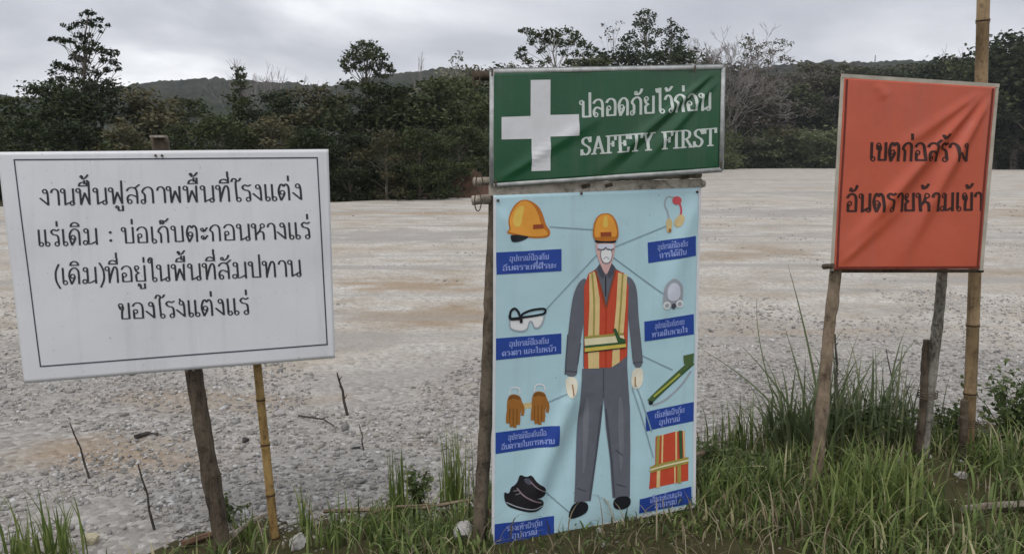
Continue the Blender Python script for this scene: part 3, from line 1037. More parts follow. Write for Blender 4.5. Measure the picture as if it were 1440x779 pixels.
class Ink:
    """collects printed shapes in photo pixels, then lays them on a panel as one mesh"""

    def __init__(self, panel):
        self.p = panel; self.q = []; self.z = []; self.f = []; self.n = 0; self.lay = 1.0

    def add(self, pts, faces, z):
        self.q += [tuple(p) for p in pts]; self.z += list(z)
        self.f += [tuple(i + self.n for i in k) for k in faces]
        self.n += len(pts)

    def poly(self, pts, lay, maxlen=9.0):
        pts = [tuple(map(float, p)) for p in pts]
        tris = tessellate_polygon([[Vector((x, y, 0)) for x, y in pts]])
        T = [[pts[i] for i in t] for t in tris]
        mxl = max(math.dist(t[i], t[i - 1]) for t in T for i in range(3))
        lev = max(0, min(5, math.ceil(math.log2(mxl / maxlen)))) if mxl > maxlen else 0
        V = {}; out = []; Q = []

        def vid(p):
            k = (round(p[0], 3), round(p[1], 3))
            if k not in V:
                V[k] = len(Q); Q.append(p)
            return V[k]

        for _ in range(lev):
            nT = []
            for a, b_, c in T:
                ab = ((a[0] + b_[0]) / 2, (a[1] + b_[1]) / 2); bc = ((c[0] + b_[0]) / 2, (c[1] + b_[1]) / 2); ca = ((a[0] + c[0]) / 2, (a[1] + c[1]) / 2)
                nT += [[a, ab, ca], [ab, b_, bc], [ca, bc, c], [ab, bc, ca]]
            T = nT
        for t in T:
            i = [vid(p) for p in t]
            if len(set(i)) == 3:
                out.append(i)
        self.add(Q, out, [lay] * len(Q))

    def blob(self, pts, lay, it=2):
        """closed smooth outline"""
        for _ in range(it):
            n = len(pts); o = []
            for i in range(n):
                a, b_ = pts[i], pts[(i + 1) % n]
                o += [(a[0] * .75 + b_[0] * .25, a[1] * .75 + b_[1] * .25), (a[0] * .25 + b_[0] * .75, a[1] * .25 + b_[1] * .75)]
            pts = o
        self.poly(pts, lay)

    def ell(self, cx, cy, rx, ry, lay, n=18):
        self.poly([(cx + rx * math.cos(2 * math.pi * k / n), cy + ry * math.sin(2 * math.pi * k / n)) for k in range(n)], lay)

    def line(self, pts, w, lay, wy=None, cap=0.0, closed=False, M=None, step=None):
        """pen stroke; in glyph space when M (2x3) is given"""
        wy = wy or w
        k = w / wy
        q = np.array(pts, float)
        if step:                                        # long straight strokes follow the cloth
            o = [q[0]]
            for a, b_ in zip(q[:-1], q[1:]):
                m_ = max(1, int(math.dist(a, b_) / step))
                o += [a + (b_ - a) * j / m_ for j in range(1, m_ + 1)]
            q = np.array(o)
        s = q * np.array([1, k])
        if closed:
            d = np.roll(s, -1, 0) - np.roll(s, 1, 0)
        else:
            d = np.gradient(s, axis=0)
        ln = np.linalg.norm(d, axis=1, keepdims=True); ln[ln == 0] = 1
        d = d / ln
        if not closed and cap:
            s = s.copy(); s[0] -= d[0] * w * cap; s[-1] += d[-1] * w * cap
        nrm = np.stack([-d[:, 1], d[:, 0]], 1) * (w / 2)
        a = (s + nrm) / np.array([1, k]); b_ = (s - nrm) / np.array([1, k])
        n = len(q)
        allp = np.concatenate([a, b_])
        if M is not None:
            allp = allp @ M[:, :2].T + M[:, 2]
        fs = [(i, i + 1, n + i + 1, n + i) for i in range(n - 1)]
        if closed:
            fs.append((n - 1, 0, n, 2 * n - 1))
        self.lay += 0.07
        if self.lay > 1.8:
            self.lay = 1.0
        zz_ = [lay + (self.lay - 1) * 0.5 + 0.0015 * i for i in range(n)]
        self.add(allp, fs, zz_ * 2)

    def build(self, name, mat, parent, step=0.0012, label=None):
        u, v = self.p.uv(np.array(self.q))
        w = self.p.S(u, v, np.array(self.z) * step)
        o = link(name, mesh_np(name, w, self.f), mat, parent)
        if label:
            o['label'] = label
        return o


def catmull(pts, m=5):
    if len(pts) < 3:
        return [tuple(p) for p in pts]
    p = [np.array(q, float) for q in pts]
    p = [2 * p[0] - p[1]] + p + [2 * p[-1] - p[-2]]
    out = []
    for i in range(1, len(p) - 2):
        for j in range(m):
            t = j / m
            out.append(tuple(0.5 * ((2 * p[i]) + (p[i + 1] - p[i - 1]) * t + (2 * p[i - 1] - 5 * p[i] + 4 * p[i + 1] - p[i + 2]) * t * t + (3 * p[i] - p[i - 1] - 3 * p[i + 1] + p[i + 2]) * t ** 3)))
    out.append(tuple(p[-2]))
    return out


# stroke alphabet: ('o', cx, cy, r) is a ring, a list is a pen stroke (a doubled point is a corner)
LOOP = 0.125
GLY = {
    'ง': (.58, [('o', .30, .87, LOOP), [(.40, .90), (.44, .7), (.45, .02)], [(.45, .02), (.02, .45)]]),
    'า': (.58, [[(.06, .78), (.12, .94), (.28, 1.0), (.42, .88), (.45, .65), (.45, 0)]]),
    'น': (.86, [('o', .12, .88, LOOP), [(.22, .92), (.22, 0)], [(.22, .03), (.52, .16)], ('o', .60, .10, LOOP), [(.68, .1), (.68, 1.0)]]),
    'ม': (.96, [('o', .21, .87, LOOP), [(.32, .92), (.32, .12)], ('o', .14, .13, LOOP), [(.22, .06), (.46, .05), (.78, .2)], [(.78, 0), (.78, 1.0)]]),
    'พ': (.92, [('o', .10, .88, LOOP), [(.2, .92), (.22, 0)], [(.22, 0), (.45, .72)], [(.45, .72), (.68, 0)], [(.68, 0), (.70, 1.0)]]),
    'ฟ': (.92, [('o', .10, .88, LOOP), [(.2, .92), (.22, 0)], [(.22, 0), (.45, .72)], [(.45, .72), (.68, 0)], [(.68, 0), (.70, 1.42)]]),
    'ส': (.80, [('o', .18, .12, LOOP), [(.08, .12), (.07, .35), (.2, .53), (.4, .5), (.6, .38)], [(.6, 0), (.6, .72), (.5, .95), (.33, 1.0), (.16, .94), (.06, .8)], [(.48, .93), (.76, 1.16)]]),
    'ล': (.80, [('o', .18, .12, LOOP), [(.08, .12), (.07, .35), (.2, .53), (.4, .5), (.6, .38)], [(.6, 0), (.6, .72), (.5, .95), (.33, 1.0), (.16, .94), (.06, .8)]]),
    'ภ': (.86, [('o', .12, .10, LOOP), [(.22, .08), (.22, .52), (.1, .7), (.2, .9), (.42, 1.0), (.6, .9), (.66, .68), (.66, 0)]]),
    'ก': (.80, [[(.2, 0), (.2, .52), (.07, .68), (.17, .9), (.38, 1.0), (.55, .9), (.6, .68), (.6, 0)]]),
    'ณ': (1.1, [('o', .10, .10, LOOP), [(.2, .08), (.2, .52), (.1, .7), (.2, .95), (.36, 1.0), (.5, .8), (.5, 0)], [(.5, .03), (.72, .12)], ('o', .8, .1, LOOP), [(.9, .1), (.9, 1.0)]]),
    'ข': (.74, [('o', .14, .86, LOOP), [(.06, .83), (.1, .66), (.2, .6)], [(.24, .82), (.26, .66), (.2, .52), (.18, .3), (.18, .04), (.18, .04), (.58, .04), (.58, .04), (.58, 1.0)]]),
    'ท': (.86, [('o', .10, .88, LOOP), [(.2, .92), (.2, 0)], [(.2, .1), (.42, .8), (.55, .98), (.65, .85), (.67, .6), (.67, 0)]]),
    'ห': (.84, [('o', .10, .88, LOOP), [(.2, .92), (.2, 0)], [(.2, .28), (.42, .54), (.52, .76)], ('o', .60, .86, LOOP), [(.36, .47), (.56, .5), (.64, .35), (.64, 0)]]),
    'โ': (.52, [[(.0, 1.22), (.08, 1.4), (.22, 1.38), (.3, 1.26), (.42, 1.28), (.5, 1.42)], [(.3, 1.26), (.22, 1.1), (.24, .12)], ('o', .34, .10, LOOP)]),
    'ไ': (.50, [[(.02, 1.42), (.06, 1.24), (.16, 1.28), (.22, 1.44)], [(.24, 1.44), (.25, .12)], ('o', .35, .10, LOOP)]),
    'ใ': (.52, [('o', .14, 1.24, .09), [(.06, 1.3), (.16, 1.46), (.27, 1.4), (.27, 1.1), (.27, .12)], ('o', .37, .10, LOOP)]),
    'เ': (.42, [[(.13, 1.0), (.13, .12)], ('o', .23, .10, LOOP)]),
    'แ': (.78, [[(.13, 1.0), (.13, .12)], ('o', .23, .10, LOOP), [(.49, 1.0), (.49, .12)], ('o', .59, .10, LOOP)]),
    'ร': (.60, [[(.5, 1.0), (.36, .92), (.2, 1.0), (.06, .86), (.16, .7), (.36, .64), (.44, .5), (.45, .12)], ('o', .35, .10, LOOP)]),
    'ด': (.80, [('o', .26, .48, LOOP), [(.38, .46), (.34, .3), (.17, .0), (.17, .0), (.06, .5), (.15, .85), (.36, 1.0), (.54, .9), (.61, .68), (.61, 0)]]),
    'ต': (.82, [('o', .26, .48, LOOP), [(.38, .46), (.34, .3), (.17, .0), (.17, .0), (.06, .5), (.14, .88), (.25, 1.0), (.36, .86), (.36, .86), (.47, 1.0), (.58, .9), (.62, .68), (.62, 0)]]),
    'บ': (.82, [('o', .12, .88, LOOP), [(.22, .92), (.22, .04), (.22, .04), (.64, .04), (.64, .04), (.64, 1.0)]]),
    'ป': (.82, [('o', .12, .88, LOOP), [(.22, .92), (.22, .04), (.22, .04), (.64, .04), (.64, .04), (.64, 1.42)]]),
    'อ': (.78, [('o', .20, .46, LOOP), [(.11, .42), (.11, .04), (.11, .04), (.60, .04), (.60, .04), (.60, .72), (.5, .94), (.33, 1.0), (.16, .94), (.07, .8)]]),
    'ะ': (.50, [('o', .12, .74, .08), [(.1, .66), (.22, .62), (.4, .84)], ('o', .12, .26, .08), [(.1, .18), (.22, .14), (.4, .36)]]),
    'ย': (.78, [('o', .15, .87, LOOP), [(.07, .84), (.12, .66), (.26, .55)], [(.26, .55), (.1, .42), (.12, .04), (.12, .04), (.6, .04), (.6, .04), (.6, 1.0)]]),
    'ว': (.60, [[(.06, .78), (.14, .94), (.28, 1.0), (.42, .88), (.46, .65), (.46, .12)], ('o', .36, .10, LOOP)]),
    'จ': (.66, [[(.06, .74), (.14, .92), (.3, 1.0), (.46, .85), (.46, 0)], [(.46, 0), (.25, .3)], ('o', .2, .36, LOOP)]),
    'ศ': (.82, [('o', .26, .48, LOOP), [(.38, .46), (.34, .3), (.17, .0), (.17, .0), (.06, .5), (.15, .85), (.36, 1.0), (.54, .9), (.61, .68), (.61, 0)], [(.5, .93), (.76, 1.16)]]),
    'ษ': (.82, [('o', .12, .88, LOOP), [(.22, .92), (.22, .04), (.22, .04), (.64, .04), (.64, .04), (.64, 1.0)], [(.42, .5), (.76, .56)]]),
    ':': (.42, [('o', .2, .22, .05), ('o', .2, .72, .05)]),
    '(': (.40, [[(.32, 1.25), (.14, .85), (.1, .5), (.14, .15), (.32, -.25)]]),
    ')': (.40, [[(.08, 1.25), (.26, .85), (.3, .5), (.26, .15), (.08, -.25)]]),
    ' ': (.42, []),
    # roman capitals, heavy with serifs
    'S': (.74, [[(.62, .78), (.5, .95), (.34, .98), (.16, .88), (.16, .68), (.34, .54), (.54, .42), (.6, .24), (.46, .04), (.28, .02), (.1, .16)], [(.64, 1.0), (.63, .72)], [(.08, 0), (.09, .3)]]),
    'A': (.92, [[(.14, .02), (.44, 1.0)], [(.44, 1.0), (.76, .02)], [(.26, .34), (.62, .34)], [(.02, .02), (.28, .02)], [(.6, .02), (.92, .02)]]),
    'F': (.76, [[(.2, .0), (.2, .98)], [(.06, .98), (.66, .98)], [(.2, .52), (.5, .52)], [(.06, .02), (.36, .02)], [(.66, 1.0), (.66, .74)], [(.5, .66), (.5, .38)]]),
    'E': (.82, [[(.2, .0), (.2, .98)], [(.06, .98), (.68, .98)], [(.2, .52), (.5, .52)], [(.06, .02), (.70, .02)], [(.68, 1.0), (.68, .76)], [(.5, .66), (.5, .38)], [(.72, .26), (.70, 0)]]),
    'T': (.84, [[(.42, .0), (.42, .98)], [(.06, .98), (.78, .98)], [(.06, 1.0), (.06, .74)], [(.78, 1.0), (.78, .74)], [(.26, .02), (.58, .02)]]),
    'Y': (.88, [[(.14, .98), (.44, .48)], [(.44, .48), (.44, 0)], [(.74, .98), (.44, .48)], [(.02, .98), (.3, .98)], [(.6, .98), (.9, .98)], [(.28, .02), (.6, .02)]]),
    'I': (.46, [[(.22, .0), (.22, .98)], [(.06, .98), (.38, .98)], [(.06, .02), (.38, .02)]]),
    'R': (.86, [[(.2, .0), (.2, .98)], [(.06, .98), (.4, .98), (.6, .9), (.64, .74), (.58, .58), (.4, .5), (.2, .5)], [(.4, .5), (.74, .02)], [(.06, .02), (.36, .02)], [(.62, .02), (.86, .02)]]),
    'o': (.5, [('o', .22, .3, .2)]),
}
UPPER = {  # above the consonant, x measured from its right edge
    'ิ': [[(-.56, 1.16), (-.5, 1.32), (-.32, 1.4), (-.14, 1.3), (-.1, 1.16), (-.1, 1.16), (-.56, 1.16)]],
    'ี': [[(-.56, 1.16), (-.5, 1.32), (-.32, 1.38), (-.14, 1.28), (-.1, 1.16), (-.1, 1.16), (-.56, 1.16)], [(-.1, 1.14), (-.1, 1.5)]],
    'ื': [[(-.56, 1.16), (-.5, 1.32), (-.34, 1.38), (-.16, 1.28), (-.1, 1.16), (-.1, 1.16), (-.56, 1.16)], [(-.09, 1.14), (-.09, 1.5)], [(-.25, 1.28), (-.25, 1.5)]],
    'ั': [('o', -.44, 1.26, .08), [(-.48, 1.19), (-.3, 1.16), (-.14, 1.28), (-.06, 1.46)]],
    '็': [('o', -.36, 1.22, .06), [(-.5, 1.16), (-.5, 1.36), (-.36, 1.36), (-.22, 1.3), (-.06, 1.48)]],
}
TONE = {'่': [[(-.12, 0), (-.12, .3)]], '้': [('o', -.4, .2, .06), [(-.34, .2), (-.36, .06), (-.36, .06), (-.2, .1), (-.04, .3)]], '์': [('o', -.25, .12, .09), [(-.18, .18), (-.04, .36)]]}
LOWER = {'ู': [('o', -.46, -.2, .07), [(-.38, -.2), (-.38, -.42), (-.38, -.42), (-.14, -.42), (-.14, -.42), (-.14, -.12)]], 'ุ': [('o', -.26, -.2, .07), [(-.16, -.18), (-.16, -.46)]]}


def text_strokes(s):
    """string -> list of (kind, data) strokes in glyph units, and its width"""
    out = []
    x = 0.0
    right = 0.0
    has_up = False

    def put(strokes, dx, dy=0.0):
        for st in strokes:
            if isinstance(st, tuple):
                out.append(('o', st[1] + dx, st[2] + dy, st[3]))
            else:
                out.append([(px + dx, py + dy) for px, py in st])

    for ch in s:
        if ch in GLY:
            w, st = GLY[ch]
            put(st, x)
            right = x + w - 0.08
            x += w
            has_up = False
            tall = ch in 'ปฟ'
        elif ch in UPPER:
            put(UPPER[ch], right - (0.12 if tall else 0)); has_up = True
        elif ch in TONE:
            put(TONE[ch], right - (0.12 if tall else 0), 1.54 if has_up else 1.2)
        elif ch in LOWER:
            put(LOWER[ch], right)
    return out, x - 0.12


def write(ink, s, a, b_, h, wx, wy, lay=1.0, up=None, fit=True, rings=10):
    """letters along a->b (photo px), x-height h px; wx / wy = stroke widths in glyph units"""
    st, w = text_strokes(s)
    a = np.array(a, float); b_ = np.array(b_, float)
    d = (b_ - a) / w
    u = np.array(up if up is not None else (0, -1.0)) * h
    M = np.array([[d[0], u[0], a[0]], [d[1], u[1], a[1]]])
    for t in st:
        if isinstance(t, tuple):
            _, cx, cy, r = t
            ring = [(cx + r * 0.95 * math.cos(2 * math.pi * k / rings), cy + r * math.sin(2 * math.pi * k / rings)) for k in range(rings)]
            ink.line(ring, 0.085, lay, min(wy, 0.065), closed=True, M=M)
            continue
        seg = [t[0]]
        segs = []
        for p in t[1:]:
            if p == seg[-1]:
                segs.append(seg); seg = [p]
            else:
                seg.append(p)
        segs.append(seg)
        for sg in segs:
            if len(sg) > 1:
                ink.line(catmull(sg), wx, lay, wy, cap=0.3, M=M, step=0.12)


def fold(u, v, u0, v0, u1, v1, w, amp, asp=1.0):
    """a soft crease in the cloth between two points"""
    dx, dy = (u1 - u0) * asp, (v1 - v0)
    ln = math.hypot(dx, dy)
    t = (((u - u0) * asp) * dx + (v - v0) * dy) / ln ** 2
    d = (((u - u0) * asp) * dy - (v - v0) * dx) / ln
    env = np.clip(t * 6, 0, 1) * np.clip((1 - t) * 3, 0, 1) * (t > 0) * (t < 1)
    return amp * env * np.exp(-(d / (w * (0.5 + 0.8 * np.clip(t, 0, 1)))) ** 2)


M_NAIL = vary('rusty_nail', (0.09, 0.06, 0.045), 0.3, 40, 0.6, 0.5)
M_WOOD = bark('weathered_wood', (0.13, 0.105, 0.08), (0.34, 0.30, 0.25), 20)
M_BARK = bark('brown_stick_bark', (0.035, 0.027, 0.02), (0.12, 0.095, 0.07), 26)
M_BARK_PALE = bark('lichen_stick_bark', (0.07, 0.06, 0.045), (0.33, 0.31, 0.27), 30, (1, 1, 0.5))
M_BARK_MOT = bark('mottled_pole_bark', (0.045, 0.035, 0.027), (0.17, 0.135, 0.10), 26, (1, 1, 0.4))
M_WOOD_P = bark('pale_batten_wood', (0.26, 0.22, 0.175), (0.56, 0.50, 0.43), 18, (0.2, 1, 1))
M_POLE = bark('dry_pole_wood', (0.08, 0.057, 0.038), (0.27, 0.21, 0.15), 24, (1, 1, 0.3))
M_BAMBOO = bark('old_bamboo', (0.11, 0.075, 0.042), (0.29, 0.205, 0.115), 16, (1, 1, 0.08), 0.55, 0.2)
M_BAMBOO_Y = bark('yellow_bamboo', (0.17, 0.10, 0.038), (0.38, 0.255, 0.105), 12, (1, 1, 0.12), 0.5, 0.2)


def vinyl(name, c, rough=0.42, spec=0.4, amt=0.06):
    m, t, b = mat_base(name, rough - 0.06, spec + 0.1)
    f = noise(t, 5, 5, 0.6)
    g = noise(t, 1.2, 3)
    c1 = ramp(t, f, [(0.3, tuple(x * (1 - amt) for x in c)), (0.7, tuple(min(0.88, x * (1 + amt)) for x in c))])
    c1 = mixc(t, ramp(t, g, [(0.5, (0, 0, 0)), (0.75, (0.12, 0.12, 0.12))]), c1, (0.30, 0.27, 0.22))
    st = noise(t, 14, 5, 0.65, stretch=(1, 1, 0.07))
    c1 = mixc(t, ramp(t, st, [(0.52, (0, 0, 0)), (0.74, (0.16, 0.16, 0.16))]), c1, (0.22, 0.20, 0.17))
    sp = noise(t, 90, 2, 0.5)
    c1 = mixc(t, ramp(t, sp, [(0.70, (0, 0, 0)), (0.76, (0.35, 0.35, 0.35))]), c1, (0.16, 0.13, 0.09))
    t.links.new(c1, b.inputs['Base Color'])
    bump(t, b, noise(t, 7, 3, 0.5), 0.25, 0.01)
    return m


def nails(pts, panel, parent, r=0.006, off=0.004):
    for px, py in pts:
        u, v = panel.uv([(px, py)])
        c = Vector(panel.S(u, v, off)[0])
        nrm = Vector(panel.n)
        v_, f_ = tube([c - nrm * 0.004, c + nrm * 0.003, c + nrm * 0.0045], [r, r, r * 0.5], 8)
        link('nail', mesh_np('nail', v_, f_), M_NAIL, parent)


# ------------------------------------------------------------------ white board
wp = Panel([(-4, 214, 2.98), (462, 210, 3.30), (471, 503, 3.27), (34, 539, 2.95)],
           lambda u, v: 0.006 * np.sin(math.pi * u) * np.sin(math.pi * v) + 0.0025 * np.sin(9 * u + 4 * v) * np.sin(7 * v - 3 * u) + 0.006 * np.exp(-((1 - u) / 0.02) ** 2) * (v - .3))
foot_w = G(300, 783)
wsign = thing('notice_board', (foot_w.x, foot_w.y, 0), 'white notice board with thin black border and four lines of Thai, on two leaning sticks', 'sign')
board = wp.sheet('board', vinyl('white_vinyl', (0.76, 0.76, 0.79), 0.4, 0.4, 0.03), wsign, 90, 60, 0.012)
m_ink = vary('black_ink', (0.04, 0.041, 0.048), 0.2, 30, 0.5, 0.3)
ink = Ink(wp)
bx = [(20, 225), (446, 222), (460, 484), (57, 515)]
for i in range(4):
    ink.line([bx[i], bx[(i + 1) % 4]], 1.8, 1.0, cap=0.5, step=10)
ink.build('border', vary('blue_grey_ink', (0.06, 0.068, 0.09), 0.2, 30), board)
upw = (-0.075, -1.0)
ink = Ink(wp)
write(ink, 'งานฟื้นฟูสภาพพื้นที่โรงแต่ง', (57, 289), (424, 281), 22.5, .12, .065, up=upw)
ink.build('lettering', m_ink, board)
ink = Ink(wp)
write(ink, 'แร่เดิม : บ่อเก็บตะกอนหางแร่', (53, 346), (436, 335), 22.5, .12, .065, up=upw)
ink.build('lettering', m_ink, board)
ink = Ink(wp)
write(ink, '(เดิม)ที่อยู่ในพื้นที่สัมปทาน', (77, 400), (424, 388), 22.5, .12, .065, up=upw)
ink.build('lettering', m_ink, board)
ink = Ink(wp)
write(ink, 'ของโรงแต่งแร่', (168, 449), (350, 441), 22.5, .12, .065, up=upw)
ink.ell(253, 421, 1.6, 1.6, 1.2)
ink.build('lettering', m_ink, board)
nails([(219, 219), (228, 219), (263, 522), (272, 521)], wp, wsign, 0.0045)
pole('stick', P(317, 800, 3.13), P(222, 192, 3.26), 0.032, 0.032, M_BARK, wsign, 16, 0.002, 0.035, 3, label='dark brown leaning stick with bark')
v, f = tube([P(223, 193, 3.22) + Vector((0, 0, -.002)), P(223, 193, 3.22) + Vector((0, 0, 0.006))], [0.033, 0.031], 10)
link('sawn_end', mesh_np('sawn_end', v, f), M_WOOD, wsign)
pole('bamboo_stick', P(389, 782, 3.30), P(340, 300, 3.33), 0.018, 0.016, M_BAMBOO_Y, wsign, nodes=0.2, seed=4, label='yellow bamboo stick')

# ------------------------------------------------------------------ wooden frame that carries the green sign and the poster
foot_f = G(676, 776)
fr = thing('pole_frame', (foot_f.x, foot_f.y, 0), 'rough wooden pole frame carrying the green sign and the poster', 'frame')
pole('pole', P(673, 795, 3.14), P(703, 98, 3.17), 0.027, 0.022, M_BARK_MOT, fr, 18, 0.002, 0.035, 8, label='dark mottled round pole at the open edge of the poster')
pole('pole', P(958, 735, 3.56), P(962, 100, 3.56), 0.022, 0.019, M_BARK_PALE, fr, 14, 0.002, 0.035, 9)
for (a_, b_, r0_, sd_, m_) in (((666, 107, 3.15), (1010, 104, 3.50), 0.018, 1, M_BARK), ((666, 256, 3.145), (985, 246, 3.49), 0.016, 2, M_WOOD), ((664, 282, 3.13), (989, 258, 3.50), 0.018, 3, M_WOOD_P), ((684, 722, 3.16), (992, 636, 3.52), 0.012, 4, M_POLE)):
    pole('crossbar', P(*a_), P(*b_), r0_, r0_ * 0.85, m_, fr, 10, 0.003, 0.05, sd_)
# a flat batten nailed along the top of the poster
v, f = boxbar(P(688, 268, 3.095), P(986, 258, 3.455), 0.012, 0.038)
link('batten', mesh_np('batten', v, f), M_WOOD_P, fr)
for (px, py, Y) in ((670, 107, 3.10), (672, 283, 3.08), (674, 257, 3.10)):
    c = P(px, py, Y)
    rr = [c + Vector((0.012 * math.cos(k), 0.004 * k / 3 - 0.01, 0.036 * math.sin(k))) for k in np.linspace(0, 12.5, 40)]
    v, f = tube(rr, [0.0022] * 40, 5)
    link('wire_binding', mesh_np('wire_binding', v, f), M_NAIL, fr)
for (px, py, Y) in ((818, 263, 3.235), (958, 250, 3.40), (850, 262, 3.28)):
    c = P(px, py, Y)
    v, f = boxbar(c, c + Vector((0.03, 0.012, 0.006)), 0.012, 0.014)
    link('block', mesh_np('block', v, f), M_BARK, fr)

# ------------------------------------------------------------------ green sign
GW = 0.52


def green_relief(u, v):
    return (fold(u, v, .97, .02, .42, 1.0, .05, .010, 2.2) + fold(u, v, .99, .10, .62, .95, .04, .007, 2.2) - fold(u, v, .97, .06, .5, 1.0, .04, .006, 2.2)
            + fold(u, v, .02, .98, .5, .35, .06, .006, 2.2) + 0.0015 * np.sin(14 * u + 3 * v))


gp = Panel([(694, 104, 3.08), (1014, 97, 3.40), (1011, 236, 3.40), (694, 258, 3.08)], green_relief)
gfoot = gp.c[3]
gs = thing('safety_sign', (gfoot.x, gfoot.y, gfoot.z), 'green sign with white cross reading SAFETY FIRST above the poster', 'sign')
sheet = gp.sheet('sheet', vinyl('green_vinyl', pr(26, 78, 48, 0.84), 0.36, 0.45, 0.10), gs, 120, 60)
m_white = vary('white_print', (0.74, 0.74, 0.76), 0.05, 20, 0.45, 0.35)
m_cream = vary('pale_print', (0.62, 0.68, 0.64), 0.08, 20, 0.45, 0.35)
ink = Ink(gp)
cr = [(746, 113), (774, 112.5), (774, 162), (814, 161), (814, 191), (774, 192.5), (774, 240), (747.5, 241), (747.5, 195.5), (705, 196.5), (705, 165), (746, 163.5)]
ink.poly([(746, 113), (774, 112.5), (774, 162), (746, 163.5)], 1.0)
ink.poly([(705, 165), (746, 163.5), (774, 162), (814, 161), (814, 191), (774, 192.5), (747.5, 195.5), (705, 196.5)], 1.0)
ink.poly([(747.5, 195.5), (774, 192.5), (774, 240), (747.5, 241)], 1.0)
ink.build('cross', m_white, sheet)
ink = Ink(gp)
ink = Ink(gp)
write(ink, 'ปลอดภัยไว้ก่อน', (815, 166), (999, 155), 24, .17, .10, up=(0, -1))
ink.build('lettering', m_cream, sheet)
ink = Ink(gp)
write(ink, 'SAFETY FIRST', (816, 218.5), (1005, 205), 24.5, .19, .075, up=(0, -1))
ink.build('lettering', m_cream, sheet)
m_tube = vary('dull_white_tube', (0.48, 0.49, 0.48), 0.25, 30, 0.45, 0.4)
m_tube2 = vary('grey_rail', (0.30, 0.31, 0.31), 0.2, 30, 0.5, 0.4)
cs = [(692, 101.5, 3.085), (1016.5, 95, 3.405), (1013.5, 238.5, 3.405), (692, 260.5, 3.085)]
for i in range(4):
    a_, b_ = P(*cs[i]), P(*cs[(i + 1) % 4])
    a_, b_ = a_.lerp(b_, 0.004), b_.lerp(a_, 0.004)
    v1 = tube([a_, b_], [0.0085, 0.0085], 8)
    link('frame_tube', mesh_np('frame_tube', *v1), m_tube, gs, True)
cs2 = [(689.5, 98, 3.10), (1019, 92, 3.42), (1016, 241, 3.42), (689.5, 263.5, 3.10)]
for i in range(4):
    a_, b_ = P(*cs2[i]), P(*cs2[(i + 1) % 4])
    a_, b_ = a_.lerp(b_, 0.006), b_.lerp(a_, 0.006)
    v1 = boxbar(a_, b_, 0.012, 0.007)
    link('frame_rail', mesh_np('frame_rail', *v1), m_tube2, gs)
for (px, py) in ((977, 97), (692, 102), (1014, 232), (697, 257)):
    c = P(px, py, 3.06 + (px - 690) / 325 * .32)
    v1 = tube([c + Vector((0, 0, -.014)), c + Vector((0.001, 0, .012))], [0.0035, 0.0035], 6)
    link('tie', mesh_np('tie', *v1), M_NAIL, gs)

# ------------------------------------------------------------------ safety clothing poster


def poster_relief(u, v):
    return (fold(u, v, .99, .0, .76, .46, .035, .011, .58) + fold(u, v, .02, .03, .18, .22, .02, .005, .58) + fold(u, v, .40, .52, .10, 1.0, .03, .017, .58)
            - fold(u, v, .46, .58, .2, 1.0, .03, .010, .58) + fold(u, v, .70, .55, .75, .98, .03, .009, .58) + 0.003 * np.sin(5 * v + 1.5 * u) + 0.005 * np.exp(-((v - 1) / .03) ** 2) * np.sin(7 * u))


pp = Panel([(694, 275, 3.085), (985, 264, 3.43), (977, 713, 3.43), (692, 774, 3.085)], poster_relief)
pf = pp.c[3]
po = thing('safety_poster', (pf.x, pf.y, 0.02), 'pale blue poster of a worker in safety clothing, hung below the green sign', 'poster')
banner = pp.sheet('banner', vinyl('pale_blue_vinyl', pr(168, 198, 207), 0.38, 0.45, 0.05), po, 70, 110, 0.003)
ink = Ink(pp)
for a_, b_ in (((695.5, 277), (693.5, 772)), ((693, 771), (976, 710.5)), ((983, 266), (975.8, 712))):
    ink.line([a_, b_], 4.0, 1.0, step=12)
ink.build('hem', m_white, banner)
K = {}


def M_(name, rgb, **kw):
    if name not in K:
        K[name] = vary('print_' + name, pr(*rgb), 0.07, 25, 0.45, 0.35)
    return K[name]


def art(name, items, label=None):
    """a printed picture: one sub-part per picture, one material slot per colour"""
    inks = {}
    order = []
    for it in items:
        kind, colr = it[0], it[1]
        if colr not in inks:
            inks[colr] = Ink(pp); order.append(colr)
        q = inks[colr]
        if kind == 'p':
            q.poly(it[2], it[3])
        elif kind == 'b':
            q.blob(it[2], it[3])
        elif kind == 'e':
            q.ell(*it[2], it[3])
        elif kind == 'l':
            q.line(catmull(it[2]) if len(it[2]) > 2 else it[2], it[4], it[3], cap=0.2, step=9 if len(it[2]) == 2 else None)
        elif kind == 't':
            write(q, it[2], it[4], it[5], it[6], .2, .12, it[3], rings=7)
    V, Fc, mi = [], [], []
    me_m = []
    for ci, colr in enumerate(order):
        q = inks[colr]
        u, v = pp.uv(np.array(q.q))
        w = pp.S(u, v, np.array(q.z) * 0.0011)
        o = len(V)
        V += [tuple(x) for x in w]
        Fc += [tuple(i + o for i in k) for k in q.f]
        mi += [ci] * len(q.f)
    me = mesh_np(name, V, Fc)
    for colr in order:
        me.materials.append(M_(colr, RGB[colr]))
    if len(me.polygons) == len(mi):
        me.polygons.foreach_set('material_index', mi)
    o = bpy.data.objects.new(name, me)
    COL.objects.link(o); o.parent = banner; o.matrix_parent_inverse = banner.matrix_basis.inverted()
    if label:
        o['label'] = label
    return o


